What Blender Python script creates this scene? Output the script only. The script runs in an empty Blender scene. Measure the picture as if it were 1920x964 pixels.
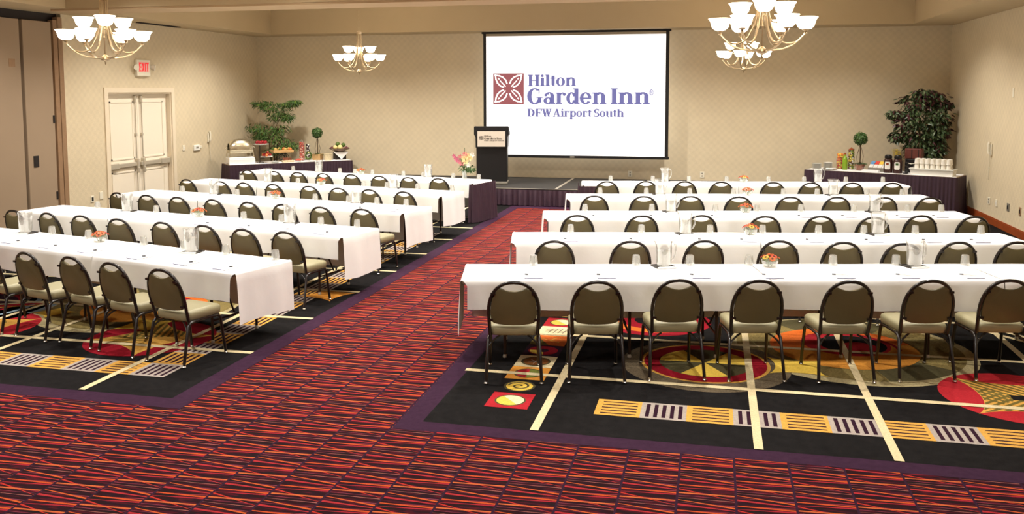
import bpy, math, random
from mathutils import Matrix, Vector
random.seed(7)
PI = math.pi
S = bpy.context.scene
COL = S.collection

# ------------------------------------------------------------------ camera
cam_d = bpy.data.cameras.new('camera')
cam = bpy.data.objects.new('camera', cam_d)
COL.objects.link(cam)
cam_d.sensor_width = 36.0
cam_d.lens = 31.157
cam_d.shift_x = -0.0003
cam_d.shift_y = -0.08777
cam_d.clip_end = 200
R_ = Vector((0.97493, 0.22248, -0.00188))
U_ = Vector((-0.01726, 0.08408, 0.99631))
F_ = Vector((-0.22182, 0.97130, -0.08581))
M = Matrix((R_, U_, -F_)).transposed().to_4x4()
M.translation = Vector((0, 0, 2.5))
cam.matrix_world = M
S.camera = cam

# ------------------------------------------------------------------ world, lights, exposure
S.view_settings.view_transform = 'Standard'
S.view_settings.look = 'None'
S.view_settings.gamma = 1.0
S.view_settings.use_curve_mapping = False
S.view_settings.exposure = 0.0
W = bpy.data.worlds.new('world')
S.world = W
W.use_nodes = True
W.node_tree.nodes['Background'].inputs[0].default_value = (0.9, 0.8, 0.7, 1)
W.node_tree.nodes['Background'].inputs[1].default_value = 0.05

def spot(x, y, z, power, angle=128, blend=0.7, col=(1.0, 0.96, 0.89), r=0.09):
    d = bpy.data.lights.new('downlight', 'SPOT')
    d.energy = power
    d.color = col
    d.spot_size = math.radians(angle)
    d.spot_blend = blend
    d.shadow_soft_size = r
    o = bpy.data.objects.new('downlight', d)
    o.location = (x, y, z)
    COL.objects.link(o)

# recessed downlights in the three ceiling bays
for y, p in ((18.3, 620), (15.4, 500), (11.9, 480), (8.4, 480), (3.6, 380)):
    for x, k in ((-9.4, 1), (-6.4, 1), (-3.4, 1), (-0.4, 1), (2.6, .78)):
        spot(x, y, 4.70, p * k)

# ------------------------------------------------------------------ helpers
def lin(c):
    return tuple(((v / 255) / 12.92 if v / 255 <= 0.04045 else (((v / 255) + 0.055) / 1.055) ** 2.4) for v in c) + (1.0,)

def nodes(m):
    m.use_nodes = True
    nt = m.node_tree
    return nt, nt.nodes['Principled BSDF']

def mat(name, rgb, rough=0.6, metal=0.0, var=0.08, scale=18.0, bump=0.0, bscale=60.0, spec=0.4, coat=0.0):
    m = bpy.data.materials.new(name)
    nt, b = nodes(m)
    b.inputs['Roughness'].default_value = rough
    b.inputs['Metallic'].default_value = metal
    b.inputs['Specular IOR Level'].default_value = spec
    b.inputs['Coat Weight'].default_value = coat
    tc = nt.nodes.new('ShaderNodeTexCoord')
    n = nt.nodes.new('ShaderNodeTexNoise')
    n.inputs['Scale'].default_value = scale
    n.inputs['Detail'].default_value = 3
    nt.links.new(tc.outputs['Object'], n.inputs['Vector'])
    mx = nt.nodes.new('ShaderNodeMix')
    mx.data_type = 'RGBA'
    c = lin(rgb)
    mx.inputs[6].default_value = tuple(max(0, v * (1 - 2 * var)) for v in c[:3]) + (1,)
    mx.inputs[7].default_value = tuple(min(1, v * (1 + 2 * var)) for v in c[:3]) + (1,)
    nt.links.new(n.outputs['Fac'], mx.inputs[0])
    nt.links.new(mx.outputs[2], b.inputs['Base Color'])
    if bump:
        n2 = nt.nodes.new('ShaderNodeTexNoise')
        n2.inputs['Scale'].default_value = bscale
        n2.inputs['Detail'].default_value = 4
        nt.links.new(tc.outputs['Object'], n2.inputs['Vector'])
        bp = nt.nodes.new('ShaderNodeBump')
        bp.inputs['Strength'].default_value = bump
        bp.inputs['Distance'].default_value = 0.01
        nt.links.new(n2.outputs['Fac'], bp.inputs['Height'])
        nt.links.new(bp.outputs['Normal'], b.inputs['Normal'])
    return m

def emat(name, rgb, strength, mixc=None):
    m = bpy.data.materials.new(name)
    nt, b = nodes(m)
    b.inputs['Base Color'].default_value = lin(mixc or rgb)
    b.inputs['Roughness'].default_value = 0.5
    b.inputs['Emission Color'].default_value = lin(rgb)
    b.inputs['Emission Strength'].default_value = strength
    return m

def glassmat(name, tint, white=0.12, gloss=0.12, rough=0.05):
    m = bpy.data.materials.new(name)
    m.use_nodes = True
    nt = m.node_tree
    nt.nodes.clear()
    out = nt.nodes.new('ShaderNodeOutputMaterial')
    tr = nt.nodes.new('ShaderNodeBsdfTransparent')
    tr.inputs[0].default_value = lin(tint)
    df = nt.nodes.new('ShaderNodeBsdfDiffuse')
    df.inputs[0].default_value = (0.85, 0.85, 0.83, 1)
    gl = nt.nodes.new('ShaderNodeBsdfGlossy')
    gl.inputs['Roughness'].default_value = rough
    lw = nt.nodes.new('ShaderNodeLayerWeight')
    lw.inputs[0].default_value = 0.35
    a = nt.nodes.new('ShaderNodeMixShader')
    a.inputs[0].default_value = white
    nt.links.new(tr.outputs[0], a.inputs[1])
    nt.links.new(df.outputs[0], a.inputs[2])
    mm = nt.nodes.new('ShaderNodeMath')
    mm.operation = 'MULTIPLY_ADD'
    mm.inputs[1].default_value = 0.6
    mm.inputs[2].default_value = gloss
    nt.links.new(lw.outputs['Facing'], mm.inputs[0])
    c = nt.nodes.new('ShaderNodeMixShader')
    nt.links.new(mm.outputs[0], c.inputs[0])
    nt.links.new(a.outputs[0], c.inputs[1])
    nt.links.new(gl.outputs[0], c.inputs[2])
    nt.links.new(c.outputs[0], out.inputs[0])
    return m

class MB:
    """collects geometry that becomes ONE mesh object"""
    def __init__(self):
        self.v = []; self.f = []; self.mi = []; self.cur = 0
    def add(self, vs, fs, mi=None):
        o = len(self.v)
        self.v += [tuple(p) for p in vs]
        self.f += [tuple(i + o for i in f) for f in fs]
        self.mi += [self.cur if mi is None else mi] * len(fs)
    def box(self, x0, y0, z0, x1, y1, z1, T=None):
        vs = [(x, y, z) for z in (z0, z1) for y in (y0, y1) for x in (x0, x1)]
        if T: vs = [T @ Vector(p) for p in vs]
        self.add(vs, [(0, 2, 3, 1), (4, 5, 7, 6), (0, 1, 5, 4), (2, 6, 7, 3), (0, 4, 6, 2), (1, 3, 7, 5)])
    def rbox(self, x0, y0, z0, x1, y1, z1, r=0.01, T=None):
        # box with chamfered vertical and horizontal edges
        rings = []
        for z, i in ((z0, r), (z0 + r, 0), (z1 - r, 0), (z1, r)):
            a, b, c, d = x0 + i, x1 - i, y0 + i, y1 - i
            k = r
            rings.append([(a + k, c, z), (b - k, c, z), (b, c + k, z), (b, d - k, z), (b - k, d, z), (a + k, d, z), (a, d - k, z), (a, c + k, z)])
        self.loft(rings, True, True, T)
    def loft(self, rings, cap0=False, cap1=False, T=None, closed=True):
        n = len(rings[0])
        vs = [p for r in rings for p in r]
        if T: vs = [T @ Vector(p) for p in vs]
        fs = []
        for i in range(len(rings) - 1):
            for j in range(n if closed else n - 1):
                k = (j + 1) % n
                fs.append((i * n + j, i * n + k, (i + 1) * n + k, (i + 1) * n + j))
        if cap0: fs.append(tuple(reversed(range(n))))
        if cap1: fs.append(tuple(range((len(rings) - 1) * n, len(rings) * n)))
        self.add(vs, fs)
    def lathe(self, prof, n=16, c=(0, 0, 0), cap0=True, cap1=True, rib=0.0, nr=0):
        rings = []
        for r, z in prof:
            ring = []
            for j in range(n):
                a = 2 * PI * j / n
                rr = r * (1 + (rib if nr and j % 2 else 0))
                ring.append((c[0] + rr * math.cos(a), c[1] + rr * math.sin(a), c[2] + z))
            rings.append(ring)
        self.loft(rings, cap0, cap1)
    def tube(self, path, r, n=8, cap=True):
        P = [Vector(p) for p in path]
        rs = r if isinstance(r, (list, tuple)) else [r] * len(P)
        rings = []
        up = None
        for i, p in enumerate(P):
            t = (P[min(i + 1, len(P) - 1)] - P[max(i - 1, 0)])
            t = t.normalized() if t.length > 1e-9 else Vector((0, 0, 1))
            if up is None:
                a = Vector((0, 0, 1)) if abs(t.z) < 0.9 else Vector((1, 0, 0))
                up = (a - t * a.dot(t)).normalized()
            else:
                up = (up - t * up.dot(t)).normalized()
            s = t.cross(up)
            rings.append([p + (up * math.cos(2 * PI * j / n) + s * math.sin(2 * PI * j / n)) * rs[i] for j in range(n)])
        self.loft(rings, cap, cap)
    def prism(self, poly, z0, z1, T=None):
        self.loft([[(x, y, z0) for x, y in poly], [(x, y, z1) for x, y in poly]], True, True, T)
    def ball(self, c, r, n=10, m=6, sz=1.0):
        self.lathe([(r * math.sin(PI * (i + 0.15) / (m + 0.3)), -r * sz * math.cos(PI * (i + 0.15) / (m + 0.3))) for i in range(m + 1)], n, c)
    def face(self, pts):
        self.add(pts, [tuple(range(len(pts)))])
    def build(self, name, mats, parent=None, smooth=35, kind=None, loc=None, rotz=0.0):
        me = bpy.data.meshes.new(name)
        me.from_pydata(self.v, [], self.f)
        if not isinstance(mats, (list, tuple)): mats = [mats]
        for m in mats: me.materials.append(m)
        if len(mats) > 1: me.polygons.foreach_set('material_index', self.mi)
        if smooth:
            me.polygons.foreach_set('use_smooth', [True] * len(me.polygons))
            try: me.set_sharp_from_angle(angle=math.radians(smooth))
            except Exception: pass
        me.update()
        o = bpy.data.objects.new(name, me)
        COL.objects.link(o)
        if parent: o.parent = parent
        if kind: o['kind'] = kind
        if loc: o.location = loc
        o.rotation_euler = (0, 0, rotz)
        return o

def thing(name, label, cat, loc=(0, 0, 0), rotz=0.0, group=None):
    o = bpy.data.objects.new(name, None)
    o.empty_display_size = 0.1
    COL.objects.link(o)
    o.location = loc
    o.rotation_euler = (0, 0, rotz)
    tag(o, label, cat, group)
    return o

def tag(o, label, cat, group=None):
    o['label'] = label; o['category'] = cat
    if group: o['group'] = group
    return o

KIDS = {}
def dup(root, loc, rotz, label, group=None):
    if root.name not in KIDS:
        KIDS[root.name] = [(c, list(c.children)) for c in root.children]
    r = root.copy(); COL.objects.link(r)
    r.location = loc; r.rotation_euler = (0, 0, rotz); r['label'] = label
    if group: r['group'] = group
    for ch, sub in KIDS[root.name]:
        c = ch.copy(); COL.objects.link(c); c.parent = r
        for g in sub:
            d = g.copy(); COL.objects.link(d); d.parent = c
    return r

class Maker:
    """first call makes the prototype, later calls copy it"""
    def __init__(self, fn): self.fn = fn; self.proto = None
    def __call__(self, loc, rotz, label, group=None):
        if self.proto is None:
            self.proto = self.fn()
            o = self.proto
            o.location = loc; o.rotation_euler = (0, 0, rotz); o['label'] = label
            if group: o['group'] = group
            return o
        return dup(self.proto, loc, rotz, label, group)

ORD = ['first', 'second', 'third', 'fourth', 'fifth', 'sixth', 'seventh', 'eighth', 'ninth', 'tenth']
def arc(cx, cy, r, a0, a1, n):
    return [(cx + r * math.cos(math.radians(a0 + (a1 - a0) * i / n)), cy + r * math.sin(math.radians(a0 + (a1 - a0) * i / n))) for i in range(n + 1)]

# ------------------------------------------------------------------ materials
def wallpaper():
    m = mat('wallpaper', (215, 199, 169), 0.75, 0, 0.03, 3.0, 0.35, 60, 0.25)
    nt = m.node_tree
    b = nt.nodes['Principled BSDF']
    src = b.inputs['Base Color'].links[0].from_socket
    tc = nt.nodes.new('ShaderNodeTexCoord')
    sp = nt.nodes.new('ShaderNodeSeparateXYZ')
    nt.links.new(tc.outputs['Object'], sp.inputs[0])
    def ma(op, a, b_):
        n = nt.nodes.new('ShaderNodeMath'); n.operation = op
        for i, v in ((0, a), (1, b_)):
            if v is None: continue
            if isinstance(v, (int, float)): n.inputs[i].default_value = v
            else: nt.links.new(v, n.inputs[i])
        return n.outputs[0]
    a = ma('ADD', sp.outputs[0], sp.outputs[1])
    k = 2 * PI / 0.165
    s1 = ma('SINE', ma('MULTIPLY', a, k), None)
    s2 = ma('SINE', ma('MULTIPLY', sp.outputs[2], k), None)
    d = ma('MULTIPLY_ADD', ma('MULTIPLY', s1, s2), 0.035)
    d.node.inputs[2].default_value = 1.0
    mx = nt.nodes.new('ShaderNodeMix'); mx.data_type = 'RGBA'; mx.blend_type = 'MULTIPLY'
    mx.inputs[0].default_value = 1.0
    nt.links.new(src, mx.inputs[6]); nt.links.new(d, mx.inputs[7])
    nt.links.new(mx.outputs[2], b.inputs['Base Color'])
    return m

def red_carpet():
    """square carpet tiles of wedge shaped shards, staggered per column"""
    m = bpy.data.materials.new('red_shard_carpet')
    nt, b = nodes(m)
    b.inputs['Roughness'].default_value = 0.95
    b.inputs['Specular IOR Level'].default_value = 0.1
    tc = nt.nodes.new('ShaderNodeTexCoord')
    sp = nt.nodes.new('ShaderNodeSeparateXYZ')
    nt.links.new(tc.outputs['Object'], sp.inputs[0])
    def ma(op, *a):
        n = nt.nodes.new('ShaderNodeMath'); n.operation = op
        for i, v in enumerate(a):
            if isinstance(v, (int, float)): n.inputs[i].default_value = v
            else: nt.links.new(v, n.inputs[i])
        return n.outputs[0]
    T = 0.3555
    X = ma('DIVIDE', ma('ADD', sp.outputs[0], 1.61 + T * 60), T)
    col = ma('FLOOR', X)
    u = ma('FRACT', X)
    v0 = ma('DIVIDE', ma('SUBTRACT', 40.0 + 5.64, sp.outputs[1]), T)
    row = ma('FLOOR', v0)
    v = ma('ADD', v0, ma('FRACT', ma('MULTIPLY', col, 0.37)))
    nz = nt.nodes.new('ShaderNodeTexNoise'); nz.inputs['Scale'].default_value = 1.0; nz.inputs['Detail'].default_value = 2
    cv = nt.nodes.new('ShaderNodeCombineXYZ')
    nt.links.new(ma('MULTIPLY', sp.outputs[0], 5.0), cv.inputs[0]); nt.links.new(ma('MULTIPLY', v, 14.0), cv.inputs[1])
    nt.links.new(cv.outputs[0], nz.inputs['Vector'])
    cr = nt.nodes.new('ShaderNodeValToRGB')
    e = cr.color_ramp.elements
    e[0].position = 0.36; e[0].color = lin((26, 18, 18))
    e[1].position = 0.66; e[1].color = lin((58, 14, 26))
    for p, c in ((0.45, (40, 6, 12)), (0.54, (30, 15, 26)), (0.6, (76, 12, 22))):
        x = e.new(p); x.color = lin(c)
    nt.links.new(nz.outputs['Fac'], cr.inputs[0])
    cur = cr.outputs[0]
    # (v at left, v at right, half width left, half width right, colour)
    SH = [(0.62, 0.74, 0.003, 0.022, (150, 40, 60)), (0.92, 0.90, 0.004, 0.013, (196, 120, 110)), (0.10, 0.07, 0.004, 0.018, (150, 66, 88)),
          (0.18, 0.24, 0.043, 0.016, (196, 52, 58)), (0.53, 0.44, 0.006, 0.032, (188, 46, 58)), (0.42, 0.31, 0.004, 0.012, (186, 70, 84)),
          (0.57, 0.86, 0.026, 0.006, (214, 58, 44)), (0.73, 0.68, 0.030, 0.030, (228, 116, 62)),
          (0.40, 0.385, 0.022, 0.036, (226, 92, 44)), (0.0, 0.15, 0.012, 0.033, (232, 104, 48)), (0.835, 0.80, 0.010, 0.004, (166, 70, 92))]
    for a, c, w0, w1, rgb in SH:
        t = ma('SUBTRACT', v, ma('MULTIPLY_ADD', u, c - a, a - 0.5))
        t = ma('ABSOLUTE', ma('SUBTRACT', ma('FRACT', t), 0.5))
        w = ma('MULTIPLY_ADD', u, (w1 - w0) * .76, w0 * .76)
        k = ma('LESS_THAN', t, w)
        mx = nt.nodes.new('ShaderNodeMix'); mx.data_type = 'RGBA'
        nt.links.new(k, mx.inputs[0]); nt.links.new(cur, mx.inputs[6]); mx.inputs[7].default_value = lin([rgb[0] * .80, rgb[1] * .78, rgb[2] * .78])
        cur = mx.outputs[2]
    g = ma('GREATER_THAN', ma('ABSOLUTE', ma('SUBTRACT', u, 0.5)), 0.478)
    mx = nt.nodes.new('ShaderNodeMix'); mx.data_type = 'RGBA'
    nt.links.new(g, mx.inputs[0]); nt.links.new(cur, mx.inputs[6]); mx.inputs[7].default_value = lin((46, 22, 40))
    cur = mx.outputs[2]
    n2 = nt.nodes.new('ShaderNodeTexNoise'); n2.inputs['Scale'].default_value = 130; n2.inputs['Detail'].default_value = 3
    nt.links.new(tc.outputs['Object'], n2.inputs['Vector'])
    vv = ma('MULTIPLY_ADD', n2.outputs['Fac'], 0.9, 0.55)
    mx = nt.nodes.new('ShaderNodeMix'); mx.data_type = 'RGBA'; mx.blend_type = 'MULTIPLY'; mx.inputs[0].default_value = 1
    nt.links.new(cur, mx.inputs[6]); nt.links.new(vv, mx.inputs[7])
    nt.links.new(mx.outputs[2], b.inputs['Base Color'])
    return m

def carpet(name, rgb, var=0.16, scale=60):
    return mat('carpet_' + name, rgb, 0.95, 0, var, scale, 0.4, 250, 0.08)

MW = wallpaper()
MRED = red_carpet()
C = dict(black=carpet('black', (25, 23, 23), 0.3, 12), purple=carpet('purple', (56, 33, 52), 0.18, 20), cream=carpet('cream', (218, 200, 158)),
         gold=carpet('gold', (210, 158, 74)), silver=carpet('silver', (170, 158, 148)), plum=carpet('plum', (48, 24, 38)),
         red=carpet('red', (172, 38, 46)), crimson=carpet('crimson', (140, 22, 36)), orange=carpet('orange', (214, 106, 42)),
         amber=carpet('amber', (206, 138, 56)), olive=carpet('olive', (128, 112, 68), 0.4, 70), taupe=carpet('taupe', (96, 84, 66), 0.45, 75),
         moss=carpet('moss', (80, 74, 50), 0.2), pale=carpet('pale', (172, 158, 118), 0.3, 70), beige=carpet('beige', (222, 206, 164)),
         brown=carpet('brown', (120, 72, 34)), yellow=carpet('yellow', (228, 190, 80)), blue=carpet('blue', (70, 98, 138)),
         sky=carpet('sky', (140, 160, 172)), green=carpet('green', (110, 116, 50)), drab=carpet('drab', (112, 98, 48)), grey=carpet('grey', (116, 108, 94), .3, 70))
M_CEIL = mat('ceiling_paint', (190, 170, 136), 0.85, 0, 0.02, 2.0, 0.05, 120)
M_SOFF = mat('soffit_paint', (184, 158, 124), 0.85, 0, 0.02, 2.0)
M_TILE = mat('ceiling_board', (214, 200, 176), 0.9, 0, 0.02, 2.0)
M_PANEL = mat('partition_vinyl', (160, 138, 114), 0.7, 0, 0.03, 1.5, 0.08, 200)
M_DARKTRK = mat('partition_track', (34, 26, 24), 0.6)
M_JAMB = mat('partition_jamb', (150, 118, 88), 0.6)
M_DOOR = mat('door_paint', (238, 226, 206), 0.45, 0, 0.01, 2.0)
M_FRAME = mat('door_casing_paint', (228, 212, 186), 0.45, 0, 0.015, 3.0)
M_STEEL = mat('satin_steel', (196, 186, 168), 0.4, 0.4, 0.03)
M_CHROME = mat('chrome', (215, 212, 205), 0.18, 1.0, 0.02)
M_NICKEL = mat('brushed_nickel', (186, 166, 136), 0.32, 0.9, 0.04)
M_WOOD = mat('cherry_wood', (146, 68, 30), 0.4, 0, 0.15, 6.0)
M_CLOTH = mat('white_linen', (247, 245, 243), 0.9, 0, 0.01, 4.0, 0.35, 7, 0.1)
M_TTOP = mat('table_laminate', (150, 128, 104), 0.5)
M_TLEG = mat('table_leg_steel', (58, 42, 34), 0.45, 0.4)
M_CFRAME = mat('chair_tube_bronze', (30, 22, 19), 0.3, 0.0, 0.1, 12, 0, 60, 0.5, 0.2)
M_CSEAT = mat('chair_vinyl_khaki', (156, 148, 114), 0.42, 0, 0.04, 8.0, 0.06, 120, 0.45)
M_CBACK = mat('chair_back_olive', (100, 90, 60), 0.4, 0, 0.05, 8.0, 0.06, 120, 0.45)
M_SKIRT = mat('plum_skirting', (62, 42, 54), 0.55, 0, 0.08, 10.0, 0.08, 90, 0.4)
M_BLACK = mat('black_laminate', (22, 20, 20), 0.45, 0, 0.1)
M_STAGE = mat('stage_carpet', (44, 40, 36), 0.95, 0, 0.12, 40)
M_ALU = mat('aluminium_edge', (168, 158, 142), 0.45, 0.5)
M_WHITE = mat('white_plastic', (240, 238, 230), 0.4, 0, 0.01)
M_IVORY = mat('ivory_plastic', (232, 224, 204), 0.45, 0, 0.01)
M_GREY = mat('grey_plastic', (130, 124, 112), 0.5)
M_PAPER = mat('note_paper', (244, 243, 246), 0.8, 0, 0.01)
M_PADEDGE = mat('notepad_edge', (168, 168, 196), 0.7, 0, 0.02)
M_PEN = mat('pen_dark', (52, 50, 56), 0.35)
M_GLASS = glassmat('tumbler_glass', (246, 246, 242), 0.30, 0.10)
M_PITCH = glassmat('pitcher_plastic', (248, 248, 246), 0.2, 0.12)
M_JAR = glassmat('jar_glass', (250, 250, 248), 0.04, 0.06)
M_BOWLG = glassmat('cut_glass', (246, 248, 242), 0.18, 0.14)
M_TRAY = mat('dark_tray', (46, 40, 36), 0.5)
M_SHADE = emat('lit_glass_shade', (255, 240, 214), 7.5, (250, 240, 225))
M_LEAF = mat('leaf_green', (66, 96, 44), 0.5, 0, 0.35, 25)
M_LEAFL = mat('leaf_light_green', (96, 124, 52), 0.5, 0, 0.3, 25)
M_LEAFD = mat('leaf_dark_green', (62, 80, 48), 0.4, 0, 0.4, 18)
M_LEAFB = mat('leaf_burgundy', (70, 34, 36), 0.45, 0, 0.3, 18)
M_STEM = mat('plant_stem', (84, 64, 40), 0.8)

# ------------------------------------------------------------------ room shell
XL, XR, YB, YF, ZC, ZT = -11.77, 5.07, 21.4, -3.0, 3.92, 4.78

b = MB(); b.box(XL - 0.3, YF - 0.3, -0.25, XR + 0.3, YB + 0.3, -0.008)
floor = b.build('floor', MRED, smooth=0, kind='structure')

b = MB(); b.box(XL - 0.3, YB, -0.1, XR + 0.3, YB + 0.25, ZC + 0.02)
b.build('wall_back', MW, smooth=0, kind='structure')
b = MB(); b.box(XR, YF, -0.1, XR + 0.25, YB, ZC + 0.02)
wall_right = b.build('wall_right', MW, smooth=0, kind='structure')
b = MB(); b.box(XL - 0.3, YF - 0.25, -0.1, XR + 0.3, YF, ZC + 0.02)
b.build('wall_front', MW, smooth=0, kind='structure')
b = MB()
DY0, DY1, DZ = 15.42, 17.53, 2.48
b.box(XL - 0.25, 14.22, -0.1, XL, DY0, ZC + 0.02)
b.box(XL - 0.25, DY1, -0.1, XL, YB, ZC + 0.02)
b.box(XL - 0.25, DY0, DZ, XL, DY1, ZC + 0.02)
b.box(XL - 0.30, DY0 - 0.1, -0.1, XL - 0.26, DY1 + 0.1, DZ + 0.1)
wall_left = b.build('wall_left', MW, smooth=0, kind='structure')

# folding partition that closes the rest of the left side
part = MB(); part.box(XL - 0.32, YF, -0.1, XL - 0.09, 14.22, ZC + 0.02)
part = part.build('trim_1', M_DARKTRK, smooth=0, kind='structure')
for y0, y1 in ((13.29, 13.98), (11.30, 13.22), (9.30, 11.24), (7.30, 9.24), (5.30, 7.24), (3.30, 5.24), (1.30, 3.24), (-0.7, 1.24), (-2.95, -0.76)):
    b = MB(); b.rbox(XL - 0.10, y0, 0.02, XL - 0.015, y1, 3.76, 0.008)
    p = b.build('partition_panel', M_PANEL, part, 0)
    if y0 == 13.29:
        b = MB(); b.box(XL - 0.016, 13.41, 1.16, XL - 0.006, 13.53, 1.36)
        b.box(XL - 0.006, 13.435, 1.19, XL - 0.004, 13.505, 1.33)
        b.build('pull_handle', M_DARKTRK, p, 0)['label'] = 'dark recessed pull handle'
        for z in (0.6, 2.0):
            b = MB(); b.box(XL - 0.016, 13.93, z - 0.07, XL - 0.004, 13.97, z + 0.07)
            b.build('hinge', M_DARKTRK, p, 0)
    if y0 == 11.30:
        b = MB(); b.box(XL - 0.016, 12.95, 2.93, XL - 0.011, 13.09, 3.07)
        b.build('cover_plate', M_JAMB, p, 0)
b = MB()
b.box(XL - 0.1, 13.995, 0, XL + 0.012, 14.10, 3.80); b.box(XL - 0.1, 14.11, 0, XL + 0.022, 14.22, 3.86)
b.build('partition_jamb', M_JAMB, part, 0)

# ceiling: dropped soffit at ZC with three raised bays between beams
BAYS = [(-10.88, 14.05, 4.12, 20.52), (-10.88, 6.75, 4.12, 13.28), (-10.88, -0.6, 4.12, 5.95)]
b = MB()
ys = [YF, -0.6, 5.95, 6.75, 13.28, 14.05, 20.52, YB]
b.box(XL - 0.3, YF - 0.3, ZC, -10.88, YB + 0.3, ZT + 0.2)
b.box(4.12, YF - 0.3, ZC, XR + 0.3, YB + 0.3, ZT + 0.2)
for y0, y1 in ((YF - 0.3, -0.6), (5.95, 6.75), (13.28, 14.05), (20.52, YB + 0.3)):
    b.box(-10.88, y0, ZC, 4.12, y1, ZT + 0.2)
ceiling = b.build('ceiling', M_CEIL, smooth=0, kind='structure')
for x0, y0, x1, y1 in BAYS:
    b = MB(); b.box(x0, y0, ZT, x1, y1, ZT + 0.15)
    b.build('tray_panel', M_TILE, ceiling, 0)
for y0, y1 in ((5.97, 6.73), (13.30, 14.03)):
    b = MB(); b.box(-11.2, y0, ZC - 0.035, 4.4, y1, ZC - 0.001)
    b.build('beam_track', M_SOFF, ceiling, 0)
b = MB(); b.box(-11.62, 16.2, ZC - 0.012, -11.50, 17.6, ZC - 0.002)
for i in range(6): b.box(-11.62 + 0.02 * i, 16.2, ZC - 0.018, -11.612 + 0.02 * i, 17.6, ZC - 0.012)
b.build('air_vent', M_DARKTRK, ceiling, 0)

# baseboards
def baseboard(name, pts):
    b = MB()
    for (x0, y0, x1, y1) in pts:
        b.box(x0, y0, 0, x1, y1, 0.12)
        b.box(x0 + (0.006 if x1 - x0 < .1 else 0), y0 + (0.006 if y1 - y0 < .1 else 0), 0.12, x1, y1, 0.14)
    return b.build(name, M_WOOD, smooth=0, kind='structure')
baseboard('baseboard_right', [(XR - 0.022, YF, XR, YB)])
baseboard('baseboard_back', [(XL, YB - 0.022, XR - 0.022, YB)])
b = MB()
for y0, y1 in ((14.22, 15.30), (17.65, YB - 0.022)): b.box(XL, y0, 0, XL + 0.022, y1, 0.14)
b.build('baseboard_left', M_WOOD, smooth=0, kind='structure')

# double door
b = MB()
b.box(XL - 0.001, DY0 - 0.11, 0, XL + 0.025, DY0, DZ + 0.1); b.box(XL - 0.001, DY1, 0, XL + 0.025, DY1 + 0.11, DZ + 0.1)
b.box(XL - 0.001, DY0, DZ, XL + 0.025, DY1, DZ + 0.1)
b.box(XL - 0.22, DY0 - 0.001, 0, XL, DY0 + 0.03, DZ); b.box(XL - 0.22, DY1 - 0.03, 0, XL, DY1 + 0.001, DZ); b.box(XL - 0.22, DY0 + 0.03, DZ - 0.03, XL, DY1 - 0.03, DZ + 0.001)
door = b.build('door_1', M_FRAME, smooth=0, kind='structure')
ym = 0.5 * (DY0 + DY1)
xd = XL - 0.10
for y0, y1, side in ((DY0 + 0.035, ym - 0.004, 1), (ym + 0.004, DY1 - 0.035, -1)):
    b = MB(); b.box(xd - 0.045, y0, 0.01, xd, y1, DZ - 0.035)
    leaf = b.build('door_leaf', M_DOOR, door, 0)
    for z0, z1 in ((0.25, 0.86), (1.10, 2.30)):
        b = MB()
        a0, a1 = y0 + 0.14, y1 - 0.14
        for (ya, za, yb, zb) in ((a0, z0, a1, z0 + .03), (a0, z1 - .03, a1, z1), (a0, z0, a0 + .03, z1), (a1 - .03, z0, a1, z1)):
            b.box(xd - 0.001, ya, za, xd + 0.012, yb, zb)
        b.build('door_panel', M_DOOR, leaf, 0)
    b = MB()
    b.rbox(xd, y0 + 0.02, 0.94, xd + 0.055, y1 - 0.02, 1.03, 0.01)
    b.rbox(xd, y0 + 0.02 if side > 0 else y1 - 0.32, 0.925, xd + 0.075, (y0 + 0.3) if side > 0 else y1 - 0.02, 1.045, 0.01)
    b.build('panic_bar', M_STEEL, leaf, 0)
    yr = (y1 - 0.10) if side > 0 else (y0 + 0.10)
    b = MB()
    b.tube([(xd + 0.035, yr, 0.12), (xd + 0.035, yr, DZ - 0.08)], 0.011)
    for z in (0.30, 1.60): b.rbox(xd, yr - 0.022, z - 0.03, xd + 0.05, yr + 0.022, z + 0.03, 0.006)
    b.rbox(xd, yr - 0.03, DZ - 0.21, xd + 0.05, yr + 0.03, DZ - 0.06, 0.008)
    b.rbox(xd, yr - 0.035, 0.90, xd + 0.075, yr + 0.035, 1.1, 0.012); b.rbox(xd + .03, yr - 0.03, 0.80, xd + 0.085, yr + 0.03, 0.92, 0.012)
    b.build('vertical_latch_rod', M_STEEL, leaf)

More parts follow.
